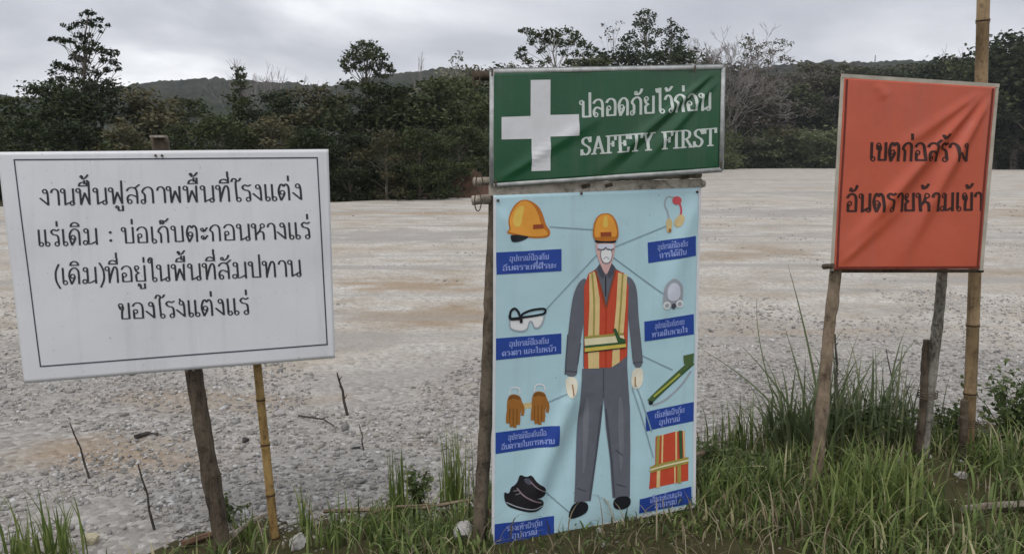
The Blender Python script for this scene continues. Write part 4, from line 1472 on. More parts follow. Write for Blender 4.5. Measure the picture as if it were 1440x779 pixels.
RGB = dict(grey=(94, 97, 106), greyd=(72, 75, 85), greyl=(108, 110, 118), helmet=(212, 146, 58), helmetd=(176, 106, 38), helmetl=(236, 176, 82), brown=(140, 66, 38), black=(26, 28, 34), skin=(198, 160, 156), mask=(226, 226, 232), goggle=(196, 200, 212),
           vest=(184, 72, 50), vestd=(168, 56, 38), tan=(206, 182, 128), tanl=(214, 204, 170), olive=(150, 140, 72), dkgreen=(52, 84, 52), yellow=(196, 176, 82), cream=(216, 208, 190), line=(128, 150, 160), navy=(38, 66, 142), caption=(136, 152, 208),
           glove=(150, 100, 46), gloved=(118, 76, 36), shoe=(30, 28, 32), shoel=(128, 112, 118), white=(222, 226, 228), red=(190, 78, 84), plug=(196, 176, 128), steel=(150, 156, 164), green=(74, 96, 58), lime=(160, 164, 74))
art('leader_line', [('l', 'line', [(773, 319), (834, 323)], 1.0, 1.8), ('l', 'line', [(768, 434), (840, 357)], 1.0, 1.8), ('l', 'line', [(936, 318), (862, 348)], 1.0, 1.8), ('l', 'line', [(862, 362), (930, 412)], 1.0, 1.8),
                    ('l', 'line', [(770, 566), (800, 552)], 1.0, 1.8), ('l', 'line', [(903, 500), (946, 520)], 1.0, 1.8), ('l', 'line', [(889, 545), (918, 642)], 1.0, 1.8), ('l', 'line', [(766, 690), (803, 722)], 1.0, 1.8), ('l', 'line', [(893, 538), (916, 606)], 1.0, 2.0)])
caps = [('อุปกรณ์ป้องกัน', 'อันตรายที่ศีรษะ', [(697, 355), (789, 350), (789, 381), (698, 386)]), ('อุปกรณ์ป้องกัน', 'ดวงตา และใบหน้า', [(697, 475.5), (789, 468.5), (789, 497), (697, 506)]),
        ('อุปกรณ์ป้องกันมือ', 'อันตรายในการทำงาน', [(697, 608), (785, 597), (785, 625), (697, 638)]), ('รองเท้านิรภัย', 'อุปกรณ์', [(695, 737), (780, 725.5), (779, 750), (695, 765)]),
        ('อุปกรณ์ป้องกัน', 'การได้ยิน', [(910, 341), (977.5, 331.5), (978, 359.5), (911, 370)]), ('อุปกรณ์ป้องกันระบบ', 'ทางเดินหายใจ', [(905.5, 452), (975.6, 441.5), (976, 470), (906.4, 480)]),
        ('เข็มขัดนิรภัย', 'อุปกรณ์', [(907, 579), (976, 565), (976, 592), (907, 606)]), ('เสื้อสะท้อนแสง', 'อุปกรณ์', [(899.3, 701.5), (972, 683.5), (972.5, 707), (899.3, 722)])]
for l1, l2, q in caps:
    q = np.array(q, float)
    at = lambda s_, t_: tuple((q[0] * (1 - s_) + q[1] * s_) * (1 - t_) + (q[3] * (1 - s_) + q[2] * s_) * t_)
    art('caption_label', [('p', 'navy', [tuple(k) for k in q], 1.0), ('t', 'caption', l1, 2.2, at(.2, .43), at(.8, .43), 6.2), ('t', 'caption', l2, 2.2, at(.5 - min(.41, .03 * len(l2)), .84), at(.5 + min(.41, .03 * len(l2)), .84), 6.2)])
art('helmet_picture', [('b', 'helmetd', [(711, 327), (716, 322), (713, 312), (717, 299), (724, 287), (733, 281), (743, 281), (754, 287), (761, 296), (765, 308), (767.5, 317), (774, 325), (772, 333), (762, 335), (744, 335), (716, 329.5)], 1.0),
                       ('b', 'helmet', [(713, 326), (717.5, 322), (715, 312), (719, 300), (726, 288), (734, 282.5), (742, 283), (750, 289), (756, 300), (759, 312), (763, 321), (770, 327), (768, 332), (744, 333), (718, 327)], 1.8),
                       ('b', 'helmetl', [(720, 318), (722, 300), (730, 289), (738, 290), (734, 304), (732, 320)], 2.5), ('p', 'brown', [(749, 316), (763, 315), (764, 321), (749, 322)], 3.0),
                       ('b', 'black', [(717, 329), (742, 332), (743, 334), (733, 339), (720, 341), (717, 336)], 1.6)])
art('goggles_picture', [('b', 'white', [(714.5, 450), (718, 463), (738.8, 465), (744, 453), (749, 453), (752, 461), (759, 459), (766, 442), (741, 445), (730, 448)], 1.0),
                        ('l', 'steel', [(716, 451), (719, 462.5), (738, 465), (744, 452), (748, 453), (751.6, 461), (760, 458), (765.5, 444)], 1.8, 1.6),
                        ('l', 'black', [(716, 444), (718, 437), (723, 433.5), (728, 438), (731, 444), (736, 440), (748, 435.5), (764.5, 434), (765, 440), (754, 443), (733.6, 446), (717, 448)], 2.6, 3.2), ('l', 'black', [(716, 444), (718, 448), (731, 448), (732, 453)], 3.4, 4.0)])
for nm, dx in (('glove_picture', 0), ('glove_picture', 35)):
    dy = -dx * 0.12
    g_ = lambda *p: [(x + dx, y + dy) for x, y in p]
    art(nm, [('b', 'glove', g_((714, 557), (722, 553), (733, 557), (734, 572), (732, 583), (722, 586), (714, 584), (712, 572)), 1.0)]
        + [('l', 'glove', g_(*q), 1.3, w_) for q, w_ in ((((714.5, 578), (713.6, 588), (713.8, 594)), 4.6), (((719, 580), (718.6, 592), (718.9, 599)), 4.8), (((724, 580), (724.2, 592), (724, 600)), 4.8), (((729, 578), (729.4, 588), (728.6, 596)), 4.6), (((731.5, 564), (735.5, 574), (734.6, 583)), 4.2))]
        + [('l', 'gloved', g_((716.6, 574), (716.2, 594)), 1.9, 1.3), ('l', 'gloved', g_((721.5, 574), (721.4, 598)), 1.9, 1.3), ('l', 'gloved', g_((726.6, 574), (726.8, 596)), 1.9, 1.3), ('b', 'gloved', g_((714, 558), (722, 554.5), (732, 558), (731, 562), (722, 559), (715, 562)), 1.7),
           ('l', 'white', g_((716, 554), (718, 546), (725, 544.5), (730, 547), (731, 553)), 1.8, 1.8)] + ([('p', 'plug', [(735, 567), (748, 565), (748, 573), (735, 575)], 0.8)] if dx == 0 else []))
art('shoe_picture', [('b', 'shoe', [(721, 684), (728, 678), (731, 666), (740, 671), (747, 666), (753, 677), (768, 685), (768, 696), (757, 701), (738, 694)], 1.0), ('b', 'shoe', [(708, 690), (716, 695), (719, 683), (728, 682), (736, 690), (750, 698), (765, 703), (765, 713), (752, 720), (730, 717), (711, 711)], 1.7),
                     ('l', 'shoel', [(727, 686), (736, 696), (750, 703), (761, 706)], 2.5, 2.0), ('l', 'shoel', [(745, 676), (752, 683), (764, 690)], 2.5, 1.6), ('l', 'steel', [(712, 706), (728, 712), (750, 715), (763, 711)], 2.5, 1.4), ('b', 'greyd', [(735, 673), (744, 671), (748, 679), (741, 681)], 1.6), ('l', 'greyl', [(722, 690), (728, 689)], 2.5, 1.3), ('l', 'greyl', [(725, 695), (731, 693)], 2.5, 1.3)])
art('earplug_picture', [('l', 'steel', [(951, 279), (938, 277), (934, 288), (938, 298), (940, 310)], 1.0, 2.2), ('e', 'red', (951, 282, 6.5, 6), 1.8), ('l', 'red', [(955, 286), (957, 296), (955, 306)], 1.4, 2.6), ('b', 'plug', [(935, 310), (942, 306), (945, 314), (943, 326), (937, 328)], 1.8), ('b', 'plug', [(950, 306), (957, 300), (962, 306), (957, 318), (950, 320), (946, 314)], 1.8), ('e', 'glove', (941, 324, 2, 3), 2.4)])
art('respirator_picture', [('b', 'steel', [(932, 403), (939, 394), (946, 390), (955, 396), (960, 402), (960, 420), (957, 432), (930, 433), (930, 420)], 1.0), ('b', 'goggle', [(936, 404), (945, 395), (955, 402), (956, 418), (946, 424), (936, 420)], 1.8), ('e', 'white', (936, 429, 5.5, 5.5), 1.9), ('e', 'white', (955, 427, 5.5, 5.5), 1.9), ('e', 'steel', (936, 429, 3, 3), 2.5), ('e', 'steel', (955, 427, 3, 3), 2.5), ('e', 'greyd', (946, 430, 3.4, 4), 2.5)])
art('belt_picture', [('l', 'green', [(914, 564), (944, 536), (973, 510)], 1.0, 8.5), ('l', 'lime', [(920, 557), (940, 540), (956, 526)], 1.9, 2.8), ('l', 'steel', [(918, 570), (936, 562), (958, 542), (972, 522)], 1.0, 2.6), ('p', 'green', [(961, 500), (976, 496.5), (975.5, 511), (962, 512)], 1.5), ('e', 'black', (915, 566, 3.4, 3), 2.4), ('l', 'dkgreen', [(916, 566), (950, 534), (972, 514)], 2.4, 1.4)])
art('vest_picture', [('p', 'vest', [(922, 614), (934, 611), (948, 607), (963, 605.5), (964, 642), (968, 645), (968, 675), (912, 687), (914, 656), (921, 652)], 1.0)] + [('l', c_, [(x0, y0), (x1, y1)], 1.8, w_) for c_, x0, y0, x1, y1, w_ in (('olive', 926, 613, 924, 652, 4.5), ('tan', 932, 611, 931, 650, 2.4), ('tan', 951, 607, 951, 646, 2.4), ('dkgreen', 957, 606, 958, 644, 4.5), ('tan', 961.5, 606, 962.5, 643, 2), ('tan', 926, 656, 925, 684, 5), ('olive', 955, 650, 955, 678, 5), ('tan', 949, 651, 949, 679, 2))] +
    [('p', 'olive', [(913, 655), (968, 642), (968, 651), (913, 664)], 2.6), ('l', 'tanl', [(913, 659.5), (968, 646.5)], 3.4, 2.2)])
# the worker printed in the middle of the poster
art('worker_picture', [
    ('p', 'grey', [(826, 388), (838, 377), (845, 368), (858, 368), (866, 378), (880, 387), (884, 400), (882, 512), (820, 516), (820, 403)], 1.0),
    ('b', 'grey', [(824, 389), (814, 395), (806, 412), (802, 436), (799, 462), (795.5, 505), (793.5, 528), (810.5, 530), (812, 517), (816, 480), (821, 448), (824, 410)], 1.3),
    ('b', 'grey', [(880, 387), (889, 392), (895.5, 406), (897.5, 447), (902, 485), (905, 516), (890.5, 518), (887, 482), (883, 448), (880, 405)], 1.3),
    ('l', 'greyd', [(798, 470), (795.5, 505), (794.5, 526)], 1.9, 1.6), ('l', 'greyd', [(816, 482), (812, 512)], 1.9, 1.4), ('l', 'greyd', [(795, 521), (811, 522.5)], 2.0, 1.4), ('l', 'greyd', [(890, 510), (904, 508.5)], 2.0, 1.4),
    ('p', 'vest', [(827, 384), (837, 379), (844, 405), (851.5, 434), (851.5, 516.5), (821, 518), (820.5, 403)], 2.1), ('p', 'vest', [(851.5, 434), (858, 405), (864, 379), (877, 384), (883, 402), (881.5, 500), (870, 510), (857, 517), (851.5, 516.5)], 2.1),
    ('p', 'tan', [(827.5, 385), (836, 381), (842.5, 420), (842, 472), (826, 473), (828, 430)], 2.8), ('l', 'olive', [(831.5, 384), (834.5, 425), (834, 472)], 3.5, 2.2), ('p', 'tan', [(868, 383), (881, 386), (879, 430), (876, 472), (862, 474), (866, 425)], 2.8), ('l', 'olive', [(874.5, 385), (872, 430), (869, 472)], 3.5, 2.2),
    ('l', 'brown', [(836, 380), (844, 405), (851, 433)], 3.4, 2.4), ('l', 'brown', [(865, 380), (858, 405), (852, 433)], 3.4, 1.6), ('l', 'vestd', [(851.5, 434), (851.5, 516)], 3.2, 1.4), ('l', 'black', [(851, 388), (851, 416)], 1.8, 1.4),
    ('b', 'greyd', [(838, 376), (845, 369), (850, 388), (846, 392)], 2.0), ('b', 'greyd', [(866, 377), (858, 369), (853, 388), (856, 392)], 2.0),
    ('p', 'tan', [(826, 492), (842, 490), (842, 517.5), (827, 518)], 2.8), ('p', 'tan', [(861, 487), (871, 485), (871, 509), (860, 516)], 2.8),
    ('p', 'tanl', [(821, 475), (876, 470), (878.5, 482), (821.5, 485.5)], 3.8), ('p', 'olive', [(821, 472.5), (876, 467.5), (876, 471), (821, 476)], 3.9), ('p', 'dkgreen', [(821.5, 485.5), (879, 480), (879.5, 483.5), (821.5, 489.5)], 4.0), ('p', 'yellow', [(821.5, 489), (879.5, 483), (879.5, 488), (821.5, 494.5)], 4.1), ('l', 'black', [(822, 495), (879, 488.5)], 4.4, 1.5),
    ('p', 'dkgreen', [(861, 462), (865, 461), (871, 474), (879, 477), (878, 481), (868, 481)], 4.8),
    ('p', 'grey', [(818.5, 518), (850, 516.5), (849, 559), (845, 600), (839, 646), (831, 704), (807.5, 706), (809, 680), (810.5, 643), (814, 590), (817, 545)], 1.6), ('p', 'grey', [(850, 516.5), (881, 500), (882.5, 525), (886, 575), (886.5, 630), (885.7, 698), (861.5, 700), (858, 646), (852, 600), (849, 559)], 1.7),
    ('l', 'greyd', [(848.5, 518), (848.5, 558)], 2.4, 1.4), ('l', 'greyd', [(846, 570), (838, 640), (829, 702)], 2.4, 2.2), ('l', 'greyd', [(852, 575), (860, 645), (864, 698)], 2.4, 2.2), ('b', 'greyl', [(822, 560), (830, 556), (826, 640), (818, 680)], 2.3), ('b', 'greyl', [(868, 560), (876, 556), (878, 630), (872, 680)], 2.3),
    ('l', 'greyd', [(812, 686), (824, 690)], 2.6, 1.4), ('l', 'greyd', [(867, 680), (880, 684)], 2.6, 1.4), ('l', 'greyd', [(866, 632), (876, 640)], 2.6, 1.4),
    ('b', 'black', [(807, 705), (827, 705), (827.5, 718), (818, 725), (803, 730), (798.5, 725)], 2.0), ('b', 'black', [(863, 699), (886, 696), (887.5, 710), (876, 717), (862, 714.5)], 2.0),
    ('b', 'cream', [(795, 529), (811, 530), (811.5, 548), (806, 558), (799, 559), (795, 546)], 1.6), ('b', 'cream', [(889.5, 518), (904.5, 516.5), (904.5, 536), (899, 545), (891, 547), (887, 538)], 1.6), ('l', 'glove', [(804, 540), (805, 555)], 2.4, 1.6), ('l', 'glove', [(893, 530), (893, 543)], 2.4, 1.6),
    ('b', 'skin', [(836, 338), (850, 334), (865, 338), (863, 358), (857, 376), (851.5, 388), (845, 376), (838, 358)], 2.4), ('b', 'black', [(834.5, 336), (850, 338), (866.5, 337.5), (864, 342), (850, 341.5), (837, 342)], 3.2),
    ('b', 'goggle', [(838.5, 343), (850, 343), (863, 342.5), (861.5, 350), (853, 350.5), (850.5, 347), (848, 350.5), (840, 350)], 3.0), ('l', 'greyd', [(839, 350), (848, 351), (850.5, 347.5), (853, 351), (862, 350)], 3.6, 1.2), ('b', 'greyl', [(843, 351), (851, 348), (860, 351), (860, 363), (856, 370.5), (847.5, 371), (843, 363)], 3.4), ('b', 'mask', [(844, 352), (851, 349), (859, 352), (859, 362), (855.5, 369), (848, 369.5), (844, 362)], 3.6), ('l', 'steel', [(847, 364), (851, 361), (856, 364)], 4.3, 1.0),
    ('b', 'helmetd', [(833, 335), (832.5, 322), (836, 308), (843, 301), (850, 299.5), (859, 301), (866, 311), (869, 324), (868, 337), (860, 339), (840, 339)], 3.4), ('b', 'helmet', [(835, 334), (834.5, 322), (838, 309), (844, 302.5), (850, 301), (857, 302.5), (863, 311), (866, 323), (866, 333), (858, 333), (843, 333)], 4.0), ('b', 'helmetl', [(846, 320), (847, 306), (850, 302.5), (853, 306), (854, 320)], 4.7), ('p', 'brown', [(843, 326.5), (858, 326), (858.5, 332), (843.5, 332.5)], 5.0)])
for px, py in ((698, 279), (712, 277), (980, 268)):
    pass
nails([(700, 282), (979, 270), (817, 272)], pp, po, 0.005, 0.003)

# ------------------------------------------------------------------ orange sign


def orange_relief(u, v):
    s_ = 0
    for (u0, v0, u1, v1, w, a_) in ((.93, .03, .0, .98, .035, .014), (.95, .06, .42, 1.0, .035, .011), (.90, .03, .30, .40, .03, .007), (.97, .05, .68, .55, .03, .008), (.2, .02, .28, .10, .03, .004), (.03, .98, .5, .6, .03, .006)):
        s_ = s_ + fold(u, v, u0, v0, u1, v1, w, a_, .8)
    return s_ - fold(u, v, .95, .04, .2, 1.0, .06, .007, .8) + 0.002 * np.sin(6 * v + 2 * u)


op = Panel([(1187, 110, 3.64), (1400, 123, 3.81), (1377, 378, 3.81), (1173, 379, 3.62)], orange_relief)
of = G(1250, 700)
osn = thing('warning_sign', (of.x, of.y, 0), 'orange cloth sign with two lines of dark Thai lettering on stakes and a bamboo pole', 'sign')
cloth = op.sheet('cloth', vinyl('orange_vinyl', pr(190, 88, 62, 0.90), 0.42, 0.4, 0.08), osn, 90, 110, 0.003)
ink = Ink(op)
m_dk = vary('dark_red_black_ink', (0.045, 0.018, 0.014), 0.3, 20, 0.5, 0.3)
ink = Ink(op)
write(ink, 'เขตก่อสร้าง', (1222, 226), (1359, 227), 25, .18, .11, up=(.03, -1))
ink.build('lettering', m_dk, cloth)
ink = Ink(op)
write(ink, 'อันตรายห้ามเข้า', (1190, 298), (1380, 296), 25, .18, .11, up=(.03, -1))
ink.build('lettering', m_dk, cloth)
ink = Ink(op)
ink.line([(1191, 112), (1177, 377)], 3.0, 1.0, step=10)
ink.line([(1396, 125), (1374, 376)], 3.0, 1.0, step=10)
ink.line([(1175, 376.5), (1377, 375.5)], 3.0, 1.0, step=10)
ink.build('hem', vary('dark_orange_hem', pr(104, 44, 36), 0.2, 30, 0.6, 0.3), cloth)
m_slat = vary('pale_slat', (0.46, 0.42, 0.35), 0.2, 12, 0.8, 0.2)
for a_, b_ in (((1184, 107, 3.645), (1404, 121, 3.82)), ((1185, 108, 3.65), (1170, 381, 3.63)), ((1401, 122, 3.82), (1379, 380, 3.82))):
    v1 = boxbar(P(*a_), P(*b_), 0.014, 0.016)
    link('slat', mesh_np('slat', *v1), m_slat, osn)
v1 = tube([P(1168, 381, 3.66), P(1382, 381, 3.84)], [0.008, 0.008], 8)
link('bottom_rod', mesh_np('bottom_rod', *v1), M_BARK, osn)
pole('stake', P(1138, 735, 3.60), P(1203, 130, 3.72), 0.028, 0.022, M_POLE, osn, 16, 0.002, 0.035, 12, label='round weathered stake at the near edge of the sign')
v1 = tube([P(1158, 375, 3.64), P(1172, 374, 3.60)], [0.012, 0.011], 8)
link('peg', mesh_np('peg', *v1), M_BARK, osn)
pole('stake', P(1294, 672, 4.06), P(1345, 200, 3.88), 0.026, 0.021, M_BARK_PALE, osn, 16, 0.002, 0.035, 13, label='mottled pale stake under the middle of the sign')
pole('stub', P(1290, 668, 4.03), P(1303, 478, 3.97), 0.020, 0.016, M_BARK, osn, 9, 0.002, 0.035, 14, label='short dark stub lashed to the middle stake')
pole('bamboo_pole', P(1359, 680, 4.08), P(1385, -75, 3.98), 0.029, 0.027, M_BAMBOO, osn, nodes=0.34, seed=15, bow=Vector((0.006, 0, 0)), label='tall bamboo pole rising far above the sign')
pole('stub', P(1352, 676, 4.02), P(1357, 562, 4.0), 0.020, 0.018, M_BARK, osn, 7, 0.002, 0.035, 16, label='short dark stub beside the bamboo pole')
for px, py, Y, nn in ((1304, 560, 3.93, 3), (1361, 600, 3.985, 3)):
    c = P(px, py, Y + 0.06)
    rr = [c + Vector((0.043 * math.cos(k), 0.05 * math.sin(k), 0.012 * k / 6)) for k in np.linspace(0, 6.283 * nn, 50)]
    v1 = tube(rr, [0.003] * 50, 5)
    link('lashing', mesh_np('lashing', *v1), M_BARK, osn)

# ================================================================== loose gravel
def stone_shapes(n, r_):
    bm = bmesh.new()
    bmesh.ops.create_icosphere(bm, subdivisions=1, radius=1)
    base = np.array([v.co for v in bm.verts]); fc = np.array([[v.index for v in f.verts] for f in bm.faces])
    bm.free()
    out = []
    for k in range(n):
        s = base * (1 + 0.30 * r_.normal(size=(len(base), 1)))
        for _ in range(5):
            ax = r_.normal(size=3); ax /= np.linalg.norm(ax)
            d = s @ ax
            s = s - np.outer(np.maximum(d - r_.uniform(0.3, 0.6), 0), ax)
        s = s * np.array([1.15, r_.uniform(0.5, 1.0), r_.uniform(0.45, 1.0)])
        out.append(s)
    return out, fc


def stones_mesh(name, X, Y, S, r_, sink=0.25, vers=60):
    shp, fc = stone_shapes(vers, r_)
    n = len(X)
    Z = ground_z(X, Y)
    th = r_.uniform(0, 6.283, n)
    kid = r_.integers(0, vers, n)
    base = np.array(shp)[kid] * S[:, None, None]
    c, s = np.cos(th)[:, None], np.sin(th)[:, None]
    x = base[:, :, 0] * c - base[:, :, 1] * s + X[:, None]
    y = base[:, :, 0] * s + base[:, :, 1] * c + Y[:, None]
    z = base[:, :, 2] + (Z + S * (0.5 - sink) * 0.6)[:, None]
    V = np.stack([x, y, z], -1).reshape(-1, 3)
    nv = base.shape[1]
    Fa = (fc[None] + (np.arange(n) * nv)[:, None, None]).reshape(-1, 3)
    return mesh_np(name, V, Fa)


m_stone, t, b = mat_base('loose_gravel', 0.9, 0.2)
gg = t.nodes.new('ShaderNodeNewGeometry')
cst = ramp(t, gg.outputs['Random Per Island'], [(0.0, (0.09, 0.085, 0.085)), (0.25, (0.20, 0.195, 0.19)), (0.5, (0.37, 0.355, 0.34)), (0.7, (0.49, 0.435, 0.365)), (0.85, (0.64, 0.63, 0.62)), (1.0, (0.80, 0.795, 0.79))])
t.links.new(mixc(t, noise(t, 60, 4, 0.7), cst, (0.33, 0.315, 0.295)), b.inputs['Base Color'])
bump(t, b, noise(t, 90, 3, 0.6), 0.5, 0.004)
r_ = np.random.default_rng(51)
XS, YS, SS = [], [], []
for (y0, y1, n, s0, s1) in ((2.0, 4.2, 420, .018, .036), (4.2, 9, 420, .022, .04), (2.0, 4.2, 30000, .0035, .020), (4.2, 6.5, 27000, .005, .022), (6.5, 10.5, 20000, .007, .023), (10.5, 17, 14000, .009, .027), (17, 30, 14000, .012, .034)):
    y = np.sqrt(r_.uniform(y0 ** 2, y1 ** 2, n))
    x = r_.uniform(-0.74, 0.74, n) * (y + 0.6)
    patch = vnoise(x, y * 0.6, 0.9, 8) * 0.6 + vnoise(x, y, 0.3, 9) * 0.4
    fade = np.clip((y - 4.5) / 9, 0, 0.62)
    on = patch > 0.36 + 0.12 * (r_.random(n) - 0.5) + fade * 0.7 - 0.15 * np.clip(x / 4, 0, 1)
    inv = y < verge_edge(x) - 0.05
    on &= ~(inv & (r_.random(n) > 0.035))
    sz = s0 + (s1 - s0) * r_.random(n) ** 2.6
    XS.append(x[on]); YS.append(y[on]); SS.append(sz[on])
X, Y, S = map(np.concatenate, (XS, YS, SS))
tag(link('gravel', stones_mesh('gravel', X, Y, S, r_), m_stone), kind='stuff')

# bigger stones one can tell apart
m_rock = vary('pale_rock', (0.42, 0.40, 0.385), 0.3, 9, 0.9, 0.2, 0.6, 30)


def rock(px, py, s, label, squash=0.7, seed=0, cat='stone', warm=None):
    bm = bmesh.new()
    bmesh.ops.create_icosphere(bm, subdivisions=3, radius=1)
    r2 = np.random.default_rng(seed)
    axes = r2.normal(size=(9, 3)); axes /= np.linalg.norm(axes, axis=1, keepdims=True)
    for v in bm.verts:
        c = np.array(v.co)
        for ax in axes:
            d = c @ ax
            if d > 0.68:
                c = c - ax * (d - 0.68) * 0.9
        c = c * (1 + 0.05 * math.sin(7 * c[0] + seed) * math.sin(6 * c[1] + 2) + 0.03 * r2.normal())
        v.co = c * np.array([1.0, 0.8, squash]) * s
    me = bpy.data.meshes.new('rock'); bm.to_mesh(me); bm.free()
    g = G(px, py)
    o = link('rock', me, warm or m_rock)
    o.location = (g.x, g.y, float(ground_z(g.x, g.y)) + s * squash * 0.45)
    o.rotation_euler = (0, 0, r2.uniform(0, 6))
    return tag(o, label, cat, 'stones lying along the grass edge')


rock(655, 776, 0.060, 'grey rock wedged against the foot of the mottled pole', 0.75, 1)
rock(418, 776, 0.050, 'pale rounded rock in the grass past the yellow bamboo foot', 0.8, 2)
rock(128, 764, 0.038, 'cream coloured stone on the gravel near the left grass tuft', 0.8, 3, warm=vary('cream_rock', (0.52, 0.47, 0.33), 0.2, 9, 0.9))
rock(255, 745, 0.030, 'small pale stone beside the dark leaning stick', 0.7, 4)
rock(1350, 690, 0.035, 'pale stone on bare soil beside the bamboo pole', 0.6, 5)
rock(395, 580, 0.040, 'whitish stone lying alone on the gravel behind the yellow bamboo', 0.6, 6)
rock(1262, 612, 0.035, 'pale stone in the weeds between the two stakes', 0.7, 7)
rock(345, 618, 0.028, 'dark small stone on the gravel between the two sticks', 0.7, 8, warm=vary('dark_rock', (0.06, 0.055, 0.05), 0.3, 9, 0.9))


# ================================================================== sticks and litter
def stick(pts, r0, r1, label, mat, name='twig', seed=0, wob=0.08, cat='stick'):
    v, f = tube([Vector(p) for p in pts], list(np.linspace(r0, r1, len(pts))), 6, wob, seed=seed)
    return tag(link(name, mesh_np(name, v, f), mat), label, cat, 'twigs and sticks on the ground')


M_TWIGD = bark('dark_twig', (0.03, 0.026, 0.024), (0.09, 0.08, 0.07), 40)


def standing(px0, py0, px1, py1, r, label, seed):
    a = G(px0, py0)
    b_ = P(px1, py1, a.y - 0.02)
    q = [a + Vector((0, 0, -.03)), a.lerp(b_, .3) + Vector((-.004, 0, 0)), a.lerp(b_, .55) + Vector((.006, 0, 0)), a.lerp(b_, .8), b_]
    parts = [tube(q, list(np.linspace(r, r * 0.5, 5)), 6, 0.1, seed=seed)]
    for t_, sg in ((.35, 1), (.6, -1), (.82, 1)):                       # broken side shoots
        c = a.lerp(b_, t_)
        parts.append(tube([c, c + Vector((sg * r * 1.8, 0.006, r * 2.2))], [r * .45, r * .2], 5))
    v, f = merge(parts)
    tag(link('twig', mesh_np('twig', v, f), M_TWIGD), label, 'stick', 'twigs and sticks on the ground')


standing(489, 580, 474, 524, 0.010, 'dark twig stuck upright in the gravel beyond the yellow bamboo', 1)
standing(128, 672, 98, 594, 0.006, 'dark leaning twig below the white board, nearer its corner', 2)
standing(219, 745, 194, 652, 0.006, 'dark leaning twig next to the dark stick of the white board', 3)
standing(1178, 560, 1174, 470, 0.011, 'thin dark upright stick in the tall grass behind the near stake', 4)
standing(512, 630, 505, 596, 0.004, 'tiny dark twig in the gravel beyond the grass edge', 5)
standing(1262, 585, 1246, 490, 0.005, 'thin dry stalk standing between the tall grass and the middle stake', 6)


def lying(pxs, r0, r1, label, mat, lift=0.01, seed=0, name='twig', cat='stick'):
    pts = []
    for px, py in pxs:
        g = G(px, py); g.z = float(ground_z(g.x, g.y)) + lift
        pts.append(g)
    return stick(pts, r0, r1, label, mat, name, seed, 0.1, cat)


lying([(1352, 752), (1390, 746), (1440, 740), (1500, 736)], 0.016, 0.018, 'pale fallen branch lying in the grass by the bamboo pole', M_WOOD, 0.03, 1, 'fallen_branch', 'branch')
lying([(960, 642), (1000, 634), (1052, 628)], 0.009, 0.006, 'pale stick lying on the gravel behind the poster edge', M_WOOD, 0.03, 2)
lying([(455, 737), (520, 735), (600, 732), (662, 722)], 0.010, 0.007, 'long dry stick lying along the grass edge before the mottled pole', M_POLE, 0.045, 3)
lying([(330, 777), (350, 758), (378, 742)], 0.012, 0.008, 'grey branch lying beside the yellow bamboo foot', M_WOOD, 0.05, 4)
lying([(420, 585), (455, 590), (470, 600)], 0.006, 0.004, 'thin grey twig lying on open gravel past the yellow bamboo', M_TWIGD, 0.02, 5)
lying([(190, 617), (208, 611), (222, 612)], 0.012, 0.010, 'short dark piece of wood lying on the gravel below the white board', M_TWIGD, 0.015, 6)
lying([(258, 779), (290, 766), (318, 758)], 0.016, 0.012, 'rotten brown branch piece behind the foot of the dark stick', bark('rotten_wood', (0.06, 0.035, 0.022), (0.17, 0.10, 0.07), 20), 0.02, 7, 'fallen_branch', 'branch')
lying([(520, 765), (560, 752), (610, 745)], 0.006, 0.004, 'thin straw coloured stem bent over the grass', M_POLE, 0.09, 8)


# ================================================================== grass
def blades(X, Y, Z, Ln, Wd, lean, r_, seg=4, curl=1.0, az=None):
    """tapered arching blades -> verts, quads (+ tip as degenerate-free quad)"""
    n = len(X)
    az = r_.uniform(0, 6.283, n) if az is None else az
    dx, dy = np.cos(az), np.sin(az)
    px_, py_ = -dy, dx
    tw = r_.normal(0, 0.5, n)
    V = np.zeros((n, (seg + 1) * 2, 3))
    for k in range(seg + 1):
        t = k / seg
        ang = lean * (0.35 * t + curl * 0.65 * t * t)
        h = Ln * t * np.cos(np.clip(ang * 0.75, -1.6, 1.9))
        o = Ln * t * np.sin(np.clip(ang * 0.75, -1.6, 1.9))
        w = Wd * (1 - t ** 1.6) * (0.7 + 0.6 * min(1, t * 3)) * 0.5 + 0.0003
        wx = px_ * np.cos(tw * t) + dx * np.sin(tw * t) * 0.5
        wy = py_ * np.cos(tw * t) + dy * np.sin(tw * t) * 0.5
        for j, s in ((0, -1), (1, 1)):
            V[:, 2 * k + j, 0] = X + dx * o + s * w * wx
            V[:, 2 * k + j, 1] = Y + dy * o + s * w * wy
            V[:, 2 * k + j, 2] = Z + h
    q = np.array([[2 * k, 2 * k + 1, 2 * k + 3, 2 * k + 2] for k in range(seg)])
    Fa = (q[None] + (np.arange(n) * (seg + 1) * 2)[:, None, None]).reshape(-1, 4)
    return V.reshape(-1, 3), Fa


